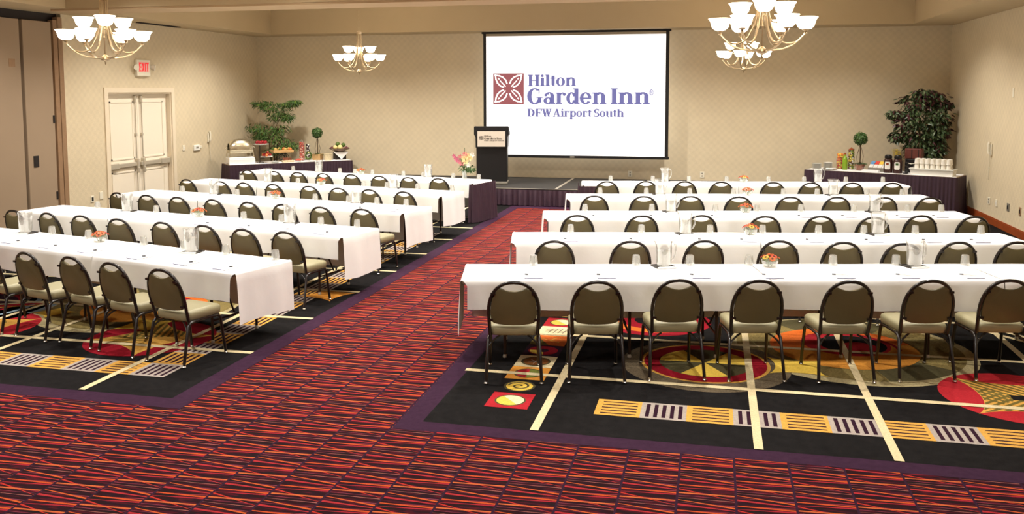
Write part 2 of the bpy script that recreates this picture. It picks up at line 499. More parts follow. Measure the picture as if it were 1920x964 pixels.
# ------------------------------------------------------------------ inlaid carpet
def zl(k): return -0.0075 + 0.00036 * k
class Inlay:
    def __init__(self): self.b = MB(); self.m = []
    def poly(self, pts, c, k):
        if C[c] not in self.m: self.m.append(C[c])
        self.b.cur = self.m.index(C[c])
        self.b.face([(x, y, zl(k)) for x, y in pts])
    def rect(self, x0, y0, x1, y1, c, k): self.poly([(x0, y0), (x1, y0), (x1, y1), (x0, y1)], c, k)
    def disc(self, x, y, r, c, k, n=48): self.poly(arc(x, y, r, 0, 360, n)[:-1], c, k)
    def half(self, x, y, r, a0, c, k): self.poly(arc(x, y, r, a0, a0 + 180, 20), c, k)
    def sector(self, x, y, r, a0, a1, c, k): self.poly([(x, y)] + arc(x, y, r, a0, a1, 14), c, k)
    def ring(self, x, y, r0, r1, c, k, a0=0, a1=360, n=40):
        o = arc(x, y, r1, a0, a1, n); i = arc(x, y, r0, a0, a1, n)
        for j in range(n): self.poly([o[j], o[j + 1], i[j + 1], i[j]], c, k)
    def line(self, p, q, w, c, k):
        d = Vector((q[0] - p[0], q[1] - p[1])).normalized(); n = Vector((-d.y, d.x)) * w / 2
        self.poly([(p[0] - n.x, p[1] - n.y), (q[0] - n.x, q[1] - n.y), (q[0] + n.x, q[1] + n.y), (p[0] + n.x, p[1] + n.y)], c, k)
    def spiral(self, x, y, r0, r1, turns, w, c, k, ph=0):
        n = int(24 * turns); pts = []
        for i in range(n + 1):
            t = i / n; a = ph + turns * 2 * PI * t; r = r0 + (r1 - r0) * t
            pts.append((x + r * math.cos(a), y + r * math.sin(a)))
        for i in range(n): self.line(pts[i], pts[i + 1], w, c, k)
    def star(self, x, y, R, rot, c, k, stripe=None, e=1.5, sx=1.0):
        ca, sa = math.cos(rot), math.sin(rot)
        h = lambda t: R * (1 - min(1, abs(t) / R) ** (2 / 3)) ** e
        T = lambda p, q: (x + (p * ca - q * sa) * sx, y + p * sa + q * ca)
        xs = [R * math.copysign(abs(math.sin(PI / 2 * i / 14)) ** 1.5, i) for i in range(-14, 15)]
        for i in range(28):
            a, d = xs[i], xs[i + 1]
            self.poly([T(a, -h(a)), T(d, -h(d)), T(d, h(d)), T(a, h(a))], c, k)
        if stripe:
            s = 0.062; t = -R + s
            while t < R - s / 2:
                if abs(t) > 0.02 * R:
                    if abs(t) < R * 0.5:
                        self.poly([T(t, h(t) * .97), T(t, 0.01), T(t + s * .5, 0.01), T(t + s * .5, h(t + s * .5) * .97)], stripe, k + 1)
                        self.poly([T(-0.01, t), T(-h(t) * .97, t), T(-h(t + s * .5) * .97, t + s * .5), T(-0.01, t + s * .5)], stripe, k + 2)
                t += s
    def build(self, name):
        if self.b.f: return self.b.build(name, self.m, floor, 0)

I = Inlay()
I.rect(-2.31, 6.06, XR, YB, 'purple', 1); I.rect(XL, 6.08, -4.10, YB, 'purple', 1)
I.rect(-4.10, 18.45, -2.31, YB, 'purple', 1)
I.build('carpet_border')
I = Inlay()
I.rect(-2.13, 6.24, XR, YB, 'black', 2); I.rect(XL, 6.28, -4.30, YB, 'black', 2)
I.build('carpet_field')

def striped(x0, y0, x1, y1, kind, along_x=True):
    """one striped carpet block; gold blocks run with the band, silver blocks across it"""
    I = Inlay()
    I.rect(x0, y0, x1, y1, 'gold' if kind else 'silver', 8)
    f = 0.045
    if (kind and along_x) or (not kind and not along_x):
        for i in range(5):
            y = y0 + (y1 - y0) * (i + 0.62) / 5.6
            I.rect(x0 + f, y, x1 - 0.03, y + (y1 - y0) * 0.055, 'plum', 9)
    else:
        for i in range(5):
            x = x0 + (x1 - x0) * (i + 0.62) / 5.6
            I.rect(x, y0 + 0.035, x + (x1 - x0) * 0.085, y1 - 0.035, 'plum', 9)
    I.build('carpet_stripe_block')

T = 0.3525
for i in range(17): striped(-0.88 + T * i, 6.67, -0.88 + T * (i + 1), 7.02, i % 2 == 0)
for i in range(20): striped(-4.69 - T * (i + 1), 6.73, -4.69 - T * i, 7.08, i % 2 == 1)
for i in range(22): striped(-5.05, 7.08 + T * i, -4.70, 7.08 + T * (i + 1), i % 2 == 0, i % 2 == 1 and True)
I = Inlay()
for x in (-1.265, 0.34, 1.26, 2.86, 3.78): I.rect(x - 0.032, 6.24, x + 0.032, 18.3, 'cream', 17)
for y in (7.515, 8.835, 10.2, 11.5, 12.85, 14.2): I.rect(-2.15, y - 0.035, XR, y + 0.035, 'cream', 18)
for x in (-5.165, -6.77, -7.69, -9.29, -10.21): I.rect(x - 0.032, 6.29, x + 0.032, 18.3, 'cream', 17)
for y in (7.56, 8.87, 10.2, 11.5, 12.85, 14.2, 15.5, 16.8): I.rect(XL, y - 0.035, -4.29, y + 0.035, 'cream', 18)
I.line((2.75, 9.95), (4.3, 8.0), 0.06, 'cream', 16); I.line((2.95, 9.95), (4.5, 8.0), 0.06, 'cream', 16); I.line((3.15, 9.95), (4.7, 8.0), 0.06, 'cream', 16)
I.build('carpet_line')

def medallions(sx, x0):
    """right hand carpet; sx=-1 mirrors it for the left one"""
    X = lambda x: x0 + sx * x
    I = Inlay()
    I.disc(X(1.32), 8.97, 1.13, 'pale', 3); I.disc(X(1.30), 9.02, 1.05, 'olive', 4)
    I.sector(X(1.30), 9.02, 1.05, 282, 325, 'moss', 5); I.sector(X(1.3), 9.02, 1.05, 60, 130, 'moss', 5)
    I.build('carpet_disc')
    I = Inlay()
    I.disc(X(1.26), 8.97, 0.69, 'amber', 9); I.sector(X(1.26), 8.97, 0.69, 20, 200, 'orange', 10)
    I.disc(X(1.30), 9.12, 0.42, 'red', 11); I.disc(X(1.36), 9.10, 0.32, 'black', 12); I.disc(X(1.42), 9.02, 0.17, 'red', 13)
    I.ring(X(1.26), 8.97, 0.5, 0.54, 'crimson', 13, 0, 100)
    I.build('carpet_medallion')
    I = Inlay()
    I.disc(X(2.5), 7.79, 0.64, 'red', 6)
    I.star(X(2.5), 7.79, 0.66, PI / 4, 'gold', 7, 'drab')
    I.rect(X(2.5) - .1, 7.72, X(2.5) + .1, 7.84, 'black', 10)
    I.build('carpet_medallion')
    I = Inlay()
    I.star(X(0.76), 8.25, 0.36, PI / 4, 'yellow', 12, None, 1.45)
    I.build('carpet_star')
medallions(1, 0.0)
I = Inlay()
I.disc(-0.05, 8.14, 0.76, 'taupe', 5); I.disc(-0.03, 8.19, 0.70, 'taupe', 6)
I.disc(-0.05, 8.19, 0.585, 'gold', 7); I.disc(-0.05, 8.19, 0.555, 'crimson', 8); I.disc(-0.05, 8.19, 0.415, 'moss', 9)
for a in (30, 150, 270): I.sector(-0.05, 8.19, 0.41, a - 30, a + 30, 'yellow', 10)
I.build('carpet_medallion')
I = Inlay()
I.disc(-0.62, 9.62, 0.62, 'crimson', 6); I.ring(-0.62, 9.62, 0.36, 0.5, 'orange', 7, 180, 330); I.disc(-0.62, 9.62, .2, 'black', 8)
I.build('carpet_medallion')
medallions(-1, -5.2 + 0.01 - (-0.0))
# mirrored discs sit a little differently on the left side
I = Inlay()
I.disc(-5.57, 7.82, 0.635, 'crimson', 10); I.star(-5.57, 7.82, 0.66, 0.35, 'gold', 11, 'drab')
I.build('carpet_medallion')
I = Inlay()
for r, c in ((1.12, 'sky'), (1.04, 'blue'), (0.86, 'sky'), (0.80, 'blue'), (0.66, 'crimson'), (0.6, 'plum'), (0.36, 'amber'), (0.2, 'red')):
    I.disc(-8.62, 8.55, r, c, 6 + int((1.12 - r) * 8))
I.line((-9.4, 8.0), (-7.75, 8.95), 0.06, 'cream', 15); I.line((-9.4, 7.9), (-7.7, 8.87), 0.07, 'red', 15); I.line((-9.4, 7.82), (-7.66, 8.8), 0.03, 'amber', 15)
I.build('carpet_medallion')
I = Inlay(); I.star(-4.62, 9.98, 0.36, 0.5, 'amber', 12, None, 1.4); I.build('carpet_star')
I = Inlay(); I.star(-7.3, 8.5, 0.26, 0.3, 'yellow', 13, None, 1.4); I.build('carpet_star')

# column of nine picture tiles
def tile(i):
    x0, x1 = -1.757, -1.405
    y0 = 6.655 + 0.3545 * i; y1 = y0 + 0.35
    cx, cy = (x0 + x1) / 2, (y0 + y1) / 2
    I = Inlay(); k = 8
    base = ('red', 'black', 'amber', 'beige', 'plum', 'orange', 'beige', 'red', 'black')[i]
    I.rect(x0, y0, x1, y1, base, k)
    if i in (0, 7):
        I.disc(cx, cy, .128, 'moss', k + 1, 28); I.disc(cx, cy, .113, 'yellow', k + 2, 28); I.half(cx, cy, .113, -50, 'beige', k + 3)
        I.line((cx - .03, cy - .02), (cx + .06, cy + .03), .004, 'silver', k + 4)
    elif i in (1, 8):
        I.disc(cx, cy, .135, 'moss', k + 1, 28); I.disc(cx, cy, .115, 'yellow', k + 2, 28); I.spiral(cx, cy, .015, .1, 1.5, .02, 'moss', k + 3)
    elif i == 2:
        I.disc(cx, cy, .13, 'moss', k + 1, 28); I.half(cx, cy, .112, 90, 'red', k + 2); I.half(cx, cy, .112, 270, 'green', k + 3)
    elif i == 3:
        I.disc(cx, cy, .138, 'moss', k + 1, 28); I.disc(cx, cy, .118, 'brown', k + 2, 28)
        for a in (20, 80, 140): 
            r = math.radians(a); I.line((cx - .07 * math.cos(r), cy - .07 * math.sin(r)), (cx + .07 * math.cos(r), cy + .07 * math.sin(r)), .007, 'silver', k + 3)
    elif i == 4:
        I.disc(cx, cy, .145, 'crimson', k + 1, 28); I.sector(cx, cy, .13, 180, 280, 'yellow', k + 2); I.disc(cx, cy, .055, 'plum', k + 3, 20)
    elif i == 5:
        I.poly([(x0, y0), (x0 + .2, y0), (x0, y1)], 'drab', k + 1)
        for a in (-30, 25, 60, 150):
            r = math.radians(a); I.line((cx, cy), (cx + .12 * math.cos(r), cy + .12 * math.sin(r)), .009, 'yellow', k + 2)
    elif i == 6:
        for t in (-.07, -.02, .03, .08):
            I.line((cx + t, cy - .08), (cx + t + .03, cy + .09), .008, 'plum', k + 1)
        for t in (-.05, 0, .05): I.line((cx - .11, cy + t), (cx + .12, cy + t + .01), .008, 'plum', k + 2)
    I.build('carpet_tile')
for i in range(9): tile(i)

# ------------------------------------------------------------------ serif lettering built from flat polygons
def glyph(ch):
    """returns polygons and advance; cap height 1, x height 0.74"""
    P = []
    st, sf, sw = 0.245, 0.075, 0.075
    xh = 0.74
    def rect(a, b_, c, d): P.append([(a, b_), (c, b_), (c, d), (a, d)])
    def stem(x, y0, y1, bot=2, top=2):
        rect(x, y0, x + st, y1)
        if bot: rect(x - sw, y0, x + st + (sw if bot > 1 else 0), y0 + sf)
        if top: rect(x - sw, y1 - sf, x + (st + sw if top > 1 else st), y1)
    def ring(cx, cy, rx, ry, th, tv, a0=0, a1=360, n=22, taper=False):
        for i in range(n):
            q = []
            for j, inn in ((i, 0), (i + 1, 0), (i + 1, 1), (i, 1)):
                a = math.radians(a0 + (a1 - a0) * j / n)
                q.append((cx + (rx - th * inn) * math.cos(a), cy + (ry - tv * inn) * math.sin(a)))
            P.append(q)
    def dot(cx, cy, r): P.append([(cx + r * math.cos(i * PI / 6), cy + r * math.sin(i * PI / 6)) for i in range(12)])
    def diag(x0, y0, x1, y1, w): P.append([(x0, y0), (x0 + w, y0), (x1 + w, y1), (x1, y1)])
    if ch == 'H':
        stem(.1, 0, 1); stem(.66, 0, 1); rect(.3, .46, .7, .54); return P, 1.0
    if ch == 'I':
        stem(.1, 0, 1); return P, .43
    if ch == 'i':
        stem(.1, 0, xh, 2, 1); dot(.21, .9, .12); return P, .43
    if ch == 'l':
        stem(.1, 0, 1, 2, 1); return P, .43
    if ch == 't':
        rect(.12, .1, .12 + st, .92); rect(-.02, xh - .09, .50, xh); ring(.34, .16, .22, .17, .18, .06, 180, 300, 10); return P, .5
    if ch == 'o':
        ring(.36, .37, .36, .39, .23, .085); return P, .74
    if ch in 'nhu':
        if ch == 'u':
            rect(.1, .2, .1 + st, xh); rect(.0, xh - sf, .2, xh); ring(.42, .22, .32, .24, .20, .07, 180, 285, 12); stem(.56, 0, xh, 0, 1); rect(.7, 0, .86, sf)
        else:
            stem(.1, 0, 1 if ch == 'h' else xh, 2, 1)
            ring(.49, .48, .315, .28, .235, .12, 0, 150, 14); stem(.56, 0, .5, 2, 0)
        return P, .9
    if ch == 'r':
        stem(.1, 0, xh, 2, 1); ring(.46, .54, .2, .21, .09, .09, 60, 170, 10); dot(.55, .62, .105); return P, .68
    if ch == 'd':
        ring(.32, .37, .32, .39, .23, .085, 20, 340); stem(.5, 0, 1, 0, 1); rect(.7, 0, .82, sf); return P, .83
    if ch == 'p':
        ring(.48, .37, .34, .39, .23, .085, -160, 160); stem(.1, -.3, xh, 2, 1); return P, .84
    if ch == 'e':
        ring(.36, .37, .36, .39, .23, .085, 8, 325); rect(.15, .33, .7, .415); return P, .74
    if ch == 'a':
        ring(.29, .21, .29, .23, .2, .075); stem(.42, 0, .55, 0, 0); rect(.6, 0, .74, sf); ring(.37, .51, .295, .26, .24, .09, 0, 150, 12); dot(.15, .58, .095); return P, .74
    if ch == 'G':
        ring(.47, .5, .47, .53, .28, .085, 50, 330); rect(.66, .08, .88, .44); rect(.56, .39, .98, .44); rect(.72, .66, .77, 1.0); rect(.70, .82, .77, .94); return P, 1.02
    if ch == 'D':
        stem(.1, 0, 1, 2, 2); ring(.4, .5, .5, .5, .27, .085, -90, 90); rect(.25, 0, .42, .085); rect(.25, .915, .42, 1); return P, .95
    if ch == 'F':
        stem(.1, 0, 1, 2, 1); rect(.2, .915, .8, 1); rect(.7, .70, .8, 1); rect(.3, .45, .58, .535); rect(.52, .36, .6, .64); return P, .82
    if ch == 'W':
        for a in (0, .42):
            diag(a + .27, 0, a + .04, 1, .23); diag(a + .30, 0, a + .52, 1, .11)
        rect(-.02, .92, .34, 1); rect(.40, .92, .76, 1); rect(.84, .92, 1.12, 1); return P, 1.1
    if ch == 'A':
        diag(.1, 0, .40, 1, .11); diag(.62, 0, .36, 1, .25); rect(.24, .27, .7, .345); rect(0, 0, .30, .075); rect(.54, 0, .96, .075); return P, .96
    if ch == 'S':
        ring(.35, .72, .33, .30, .22, .1, 30, 270, 18); ring(.35, .275, .35, .295, .22, .1, -150, 90, 18); rect(.57, .7, .64, 1); rect(.03, 0, .1, .3); return P, .74
    if ch == '*':   # registered mark
        ring(.2, .74, .19, .19, .05, .05); rect(.12, .64, .165, .84); ring(.17, .79, .09, .05, .03, .03, -90, 90, 8); diag(.26, .64, .18, .74, .035); return P, .42
    return P, .32

def text_polys(s, x0, x1, y0, h):
    polys = []; x = 0.0
    for ch in s:
        p, a = glyph(ch)
        polys.append([[(u + x, v) for u, v in q] for q in p]); x += a - 0.01
    k = (x1 - x0) / (x + 0.01)
    return [[[(x0 + u * k, y0 + v * h) for u, v in q] for q in g] for g in polys]

def emblem_polys(x0, z0, s):
    """white strokes of the four leaf emblem inside a square of side s"""
    out = []
    def stroke(pts, w):
        for a, d in zip(pts[:-1], pts[1:]):
            t = Vector((d[0] - a[0], d[1] - a[1]))
            if t.length < 1e-9: continue
            t.normalize(); n = Vector((-t.y, t.x)) * w / 2; t *= w * .3
            out.append([(a[0] - n.x - t.x, a[1] - n.y - t.y), (d[0] - n.x + t.x, d[1] - n.y + t.y), (d[0] + n.x + t.x, d[1] + n.y + t.y), (a[0] + n.x - t.x, a[1] + n.y - t.y)])
    cx, cz = x0 + s / 2, z0 + s / 2
    for qx, qz in ((1, 1), (-1, 1), (-1, -1), (1, -1)):
        f = lambda a, d: (cx + qx * a * s, cz + qz * d * s)
        A = [(0.05, 0.05), (0.045, 0.16), (0.09, 0.27), (0.18, 0.36), (0.30, 0.41), (0.44, 0.43)]
        stroke([f(a, d) for a, d in A[1:]], .045 * s)
        stroke([f(d, a) for a, d in A[1:]], .045 * s)
        stroke([f(.10, .07), f(.27, .25)], .035 * s)
        stroke([f(.305, .30), f(.335, .33)], .04 * s)
    return out

def flat(polys, y, T=None):
    b = MB()
    for q in polys: b.face([(u, y, v) for u, v in q])
    return b

# ------------------------------------------------------------------ projection screen
scr = thing('projection_screen', 'large white projection screen with black border on the back wall', 'screen', (0, 0, 0))
YS = 20.92
KS = YS / 21.33
X_ = lambda x: x * KS
Z_ = lambda z: 2.5 + (z - 2.5) * KS
ZTOP = ZC - 0.006
b = MB()
b.box(X_(-5.60), YS, Z_(.9), X_(-5.53), YS + 0.02, ZTOP - .03); b.box(X_(-1.15), YS, Z_(.9), X_(-1.07), YS + 0.02, ZTOP - .03)
b.build('screen_border', M_BLACK, scr, 0)
b = MB(); b.rbox(X_(-5.62), YS - 0.02, Z_(0.86), X_(-1.05), YS + 0.04, Z_(0.925), 0.01)
b.build('bottom_bar', M_BLACK, scr, 0)
b = MB(); b.box(-3.36, YS - 0.024, Z_(.875), -3.25, YS - 0.019, Z_(.912)); b.build('bar_badge', M_GREY, scr, 0)
b = MB(); b.rbox(X_(-5.64), YS - 0.02, ZTOP - .045, X_(-1.03), YS + 0.08, ZTOP, 0.008); b.build('screen_housing', M_BLACK, scr, 0)
m_scr = emat('screen_lit', (253, 253, 255), 0.80, (225, 225, 222))
m_scru = mat('screen_unlit', (170, 158, 138), 0.9, 0, 0.01)
m_txt = emat('logo_violet', (128, 126, 186), 0.80, (30, 30, 60)); m_lg = emat('logo_red', (178, 100, 104), 0.75, (60, 20, 20)); m_wt = emat('logo_white', (252, 250, 248), 0.80, (225, 225, 222))
b = MB(); b.box(X_(-5.53), YS + 0.002, Z_(.925), X_(-1.15), YS + 0.014, Z_(3.835)); b.build('projected_image', m_scr, scr, 0)
b = MB(); b.box(X_(-5.53), YS + 0.002, Z_(3.835), X_(-1.15), YS + 0.014, ZTOP - .04); b.build('screen_header', m_scru, scr, 0)
b = MB(); b.box(X_(-5.35), YS - 0.002, Z_(2.17), X_(-4.58), YS + 0.001, Z_(2.925)); b.build('logo_square', m_lg, scr, 0)
flat(emblem_polys(X_(-5.35), Z_(2.17), 0.755), YS - 0.004).build('logo_leaf', m_wt, scr, 0)
for t_, x0, x1, z0, h in (('Hilton', -4.48, -3.28, 2.615, .275), ('Garden', -4.495, -2.54, 2.18, .375), ('Inn', -2.46, -1.50, 2.18, .375), ('*', -1.53, -1.42, 2.19, .36), ('DFW', -4.495, -3.889, 1.87, .19), ('Airport', -3.855, -2.899, 1.87, .19), ('South', -2.851, -2.12, 1.87, .19)):
    for g in text_polys(t_, X_(x0), X_(x1), Z_(z0), h * KS):
        flat(g, YS - 0.002).build('letter', m_txt, scr, 0)

# ------------------------------------------------------------------ stage
stage = thing('stage', 'low black stage with plum skirt in front of the screen', 'stage', (0, 0, 0))
SZ = 0.37
for i in range(5):
    x0 = -8.83 + 1.83 * i
    b = MB(); b.box(x0 + 0.03, 18.86, SZ - 0.06, x0 + 1.80, YB - 0.03, SZ)
    b.build('platform', M_STAGE, stage, 0)
    b = MB()
    for xx in (x0 + 0.15, x0 + 1.6):
        for yy in (19.0, 21.0): b.box(xx, yy, 0, xx + .05, yy + .05, SZ - .06)
    b.build('platform_leg', M_ALU, stage, 0)
    b = MB()
    b.box(x0 + 1.80, 18.86, SZ - 0.06, x0 + 1.86, YB - 0.03, SZ + 0.004); b.box(x0, 18.82, SZ - 0.05, x0 + 1.83, 18.86, SZ + 0.003)
    b.build('edge_trim', M_ALU, stage, 0)

def skirt(path, z0, z1, pitch=0.09, amp=0.018, seed=1, flare=0.02):
    """pleated skirt along a polyline, outside on the right hand of travel"""
    rnd = random.Random(seed)
    b = MB(); rings = [[], [], [], [], []]
    P = [Vector(p) for p in path]
    ph = 0
    for a, d in zip(P[:-1], P[1:]):
        L = (d - a).length; t = (d - a) / L; n = Vector((t.y, -t.x))
        m = max(4, int(L / pitch * 6))
        for i in range(m + 1):
            s = a + t * (L * i / m)
            ph += (L / m) / pitch * 2 * PI * rnd.uniform(.7, 1.3)
            w = amp * math.sin(ph) + amp * .5 * math.sin(ph * .37 + 1)
            for k, (z, q) in enumerate(((z1, .15), (z1 - .05, .4), (z1 * .66 + z0 * .34, .8), (z1 * .3 + z0 * .7, 1.0), (z0, 1.15))):
                p = s + n * (w * q + amp * 1.2 + flare * (1 - (z - z0) / (z1 - z0)))
                rings[k].append((p.x, p.y, z))
    b.loft(rings, closed=False)
    return b
skirt([(-8.83, 18.80), (0.32, 18.80), (0.36, YB - 0.05)], 0.012, SZ - 0.02, 0.11, 0.025, 3).build('stage_skirt', M_SKIRT, stage, 60)
b = MB(); b.box(-8.83, 18.80, SZ - 0.065, 0.34, 18.83, SZ - 0.005); b.build('skirt_rail', M_BLACK, stage, 0)

# ------------------------------------------------------------------ lectern
lec = thing('lectern', 'tall black lectern with white sign standing on the stage', 'lectern', (-4.98, 19.75, SZ + 0.004), 0.17)
b = MB(); b.rbox(-.35, -.22, 0.06, .35, .22, 1.10, .01); b.build('body', M_BLACK, lec, 0)
b = MB(); b.loft([[(-.36, -.26, .84), (.36, -.26, .84), (.36, .24, .84), (-.36, .24, .84)], [(-.365, -.28, 1.08), (.365, -.28, 1.08), (.365, .26, 1.08), (-.365, .26, 1.08)], [(-.395, -.28, 1.14), (.395, -.28, 1.14), (.395, .26, 1.12), (-.395, .26, 1.12)], [(-.395, -.28, 1.31), (.395, -.28, 1.31), (.395, .26, 1.16), (-.395, .26, 1.16)], [(-.38, -.26, 1.325), (.38, -.26, 1.325), (.38, .24, 1.175), (-.38, .24, 1.175)]], True, True)
b.build('reading_top', M_BLACK, lec, 0)
b = MB(); b.rbox(-.36, -.26, 0.0, .36, .26, 0.06, .01); b.build('base', M_GREY, lec, 0)
b = MB(); b.box(-.315, -.292, 0.865, .315, -.284, 1.215)
sg = b.build('sign', mat('sign_board', (212, 200, 184), .5, 0, .02), lec, 0); sg['label'] = 'white sign with dark lettering'
m_ink = mat('sign_ink', (70, 60, 48), .6)
b = MB(); b.box(-.27, -.2935, 1.025, -.18, -.2925, 1.105); b.build('sign_emblem', m_ink, sg, 0)
flat(emblem_polys(-.268, 1.023, .085), -.2945).build('sign_emblem_leaf', mat('sign_paper', (214, 202, 186), .6), sg, 0)
for s, x0, x1, z0, h in (('Hilton', -.165, .0, 1.085, .036), ('Garden Inn', -.165, .24, 1.03, .042), ('DFW Airport South', -.165, .29, .99, .024)):
    pl = [q for g in text_polys(s, x0, x1, z0, h) for q in g]
    flat(pl, -.2935).build('sign_lettering', m_ink, sg, 0)

# ------------------------------------------------------------------ seating rows
ROWS = {
'R1':{"o":[-2.43,8.54],"s":0.22,"L":5.95,"ch":[[0.49,1.48],[1.2,1.46],[1.89,1.39],[2.58,1.42],[3.34,1.45],[4.04,1.42],[4.72,1.4]],"gl":[0.68,1.71,2.25,2.84,3.68,4.31,5.0],"pi":[1.97,4.45],"fl":3.02,"pd":[0.67,1.35,2.23,2.91,3.57,4.17,4.77]},
'R2':{"o":[-2.42,10.64],"s":0.2,"L":5.95,"ch":[[0.48,1.47],[1.3,1.47],[2.09,1.42],[2.91,1.42],[3.56,1.5],[4.17,1.57],[4.77,1.47],[5.4,1.45]],"gl":[0.71,1.58,2.42,3.06,3.74,4.29,4.91,5.7],"pi":[2.1,4.42],"fl":2.89,"pd":[0.69,1.46,2.26,2.75,3.51,4.19,4.85,5.4]},
'R3':{"o":[-2.42,12.65],"s":0.206,"L":5.95,"ch":[[0.43,1.46],[1.24,1.49],[2.01,1.45],[2.82,1.53],[3.53,1.52],[4.19,1.6],[4.86,1.45],[5.48,1.54]],"gl":[0.6,1.57,2.49,3.09,3.72,4.48,5.25,5.73],"pi":[1.83,4.74],"fl":2.90,"pd":[0.75,1.55,2.4,3.6,4.2,4.95,5.45]},
'R4':{"o":[-2.45,14.87],"s":0.18,"L":5.93,"ch":[[0.42,1.5],[1.17,1.53],[1.88,1.51],[2.61,1.55],[3.37,1.55],[4.07,1.55],[4.75,1.57],[5.43,1.57]],"gl":[0.57,1.35,2.08,2.81,3.64,4.2,5.02,5.6],"pi":[1.56,4.43],"fl":3.02,"pd":[]},
'R5':{"o":[-2.5,17.05],"s":0.165,"L":5.95,"ch":[[0.41,1.48],[1.11,1.43],[1.79,1.43],[2.43,1.47],[3.33,1.49],[3.95,1.55],[4.66,1.53],[5.35,1.52]],"gl":[0.55,1.36,2.05,2.77,3.56,4.23,5.01,5.7],"pi":[1.58,4.46],"fl":3.07,"pd":[]},
'L1':{"o":[-4.27,8.36],"s":-0.262,"L":5.75,"ch":[[0.27,1.44],[0.93,1.44],[1.54,1.42],[2.16,1.47],[2.8,1.5]],"gl":[0.15,0.85,1.48,2.12,3.07,3.74],"pi":[4.1,1.25],"fl":2.74,"pd":[0.27,0.82,1.51,2.28,2.95,3.62]},
'L2':{"o":[-4.17,10.57],"s":-0.206,"L":5.75,"ch":[[0.36,1.42],[0.93,1.46],[1.58,1.42],[2.23,1.43],[2.99,1.44],[3.67,1.42],[4.28,1.42],[4.96,1.42]],"gl":[0.28,0.85,1.49,2.14,3.05,3.75,4.94],"pi":[4.21,1.27],"fl":2.85,"pd":[0.39,1.0,1.62,2.31]},
'L3':{"o":[-4.17,12.73],"s":-0.215,"L":5.75,"ch":[[0.22,1.52],[0.87,1.57],[1.56,1.55],[2.17,1.56],[2.86,1.54],[3.59,1.53],[4.24,1.53],[4.92,1.48]],"gl":[0.4,0.93,1.46,2.11,3.04,3.73,4.96],"pi":[4.14,1.24],"fl":2.83,"pd":[0.25,0.91]},
'L4':{"o":[-4.26,14.83],"s":-0.208,"L":5.75,"ch":[[0.28,1.52],[0.97,1.48],[1.59,1.5],[2.22,1.45],[2.97,1.45],[3.62,1.46],[4.15,1.46],[4.99,1.42]],"gl":[0.19,0.89,1.53,2.04,3.04,3.53,4.9],"pi":[4.16,1.33],"fl":2.91,"pd":[]},
'L5':{"o":[-4.28,16.9],"s":-0.226,"L":5.75,"ch":[[0.38,1.44],[0.99,1.48],[1.64,1.5],[2.31,1.46],[2.95,1.5],[3.57,1.53],[4.13,1.55],[4.84,1.55]],"gl":[0.25,0.83,1.53,2.01,2.78,3.22,3.61,4.22,4.87],"pi":[4.09,1.35],"fl":3.00,"pd":[]},
}
def rowframe(r):
    D = ROWS[r]; th = math.atan(D['s'])
    d = Vector((math.cos(th), math.sin(th))); n = Vector((-math.sin(th), math.cos(th)))
    if r[0] == 'L': d = -d
    return Vector(D['o']), d, n, th
def P(r, u, w, z=0.0):
    o, d, n, th = rowframe(r); p = o + d * u - n * w
    return (p.x, p.y, z)
RN = {'1': 'front row', '2': 'second row', '3': 'third row', '4': 'fourth row', '5': 'rearmost row'}
def where(r): return RN[r[1]] + (' on the right' if r[0] == 'R' else ' on the left')
SIDE = {'R': 'right', 'L': 'left'}
TW = 0.79

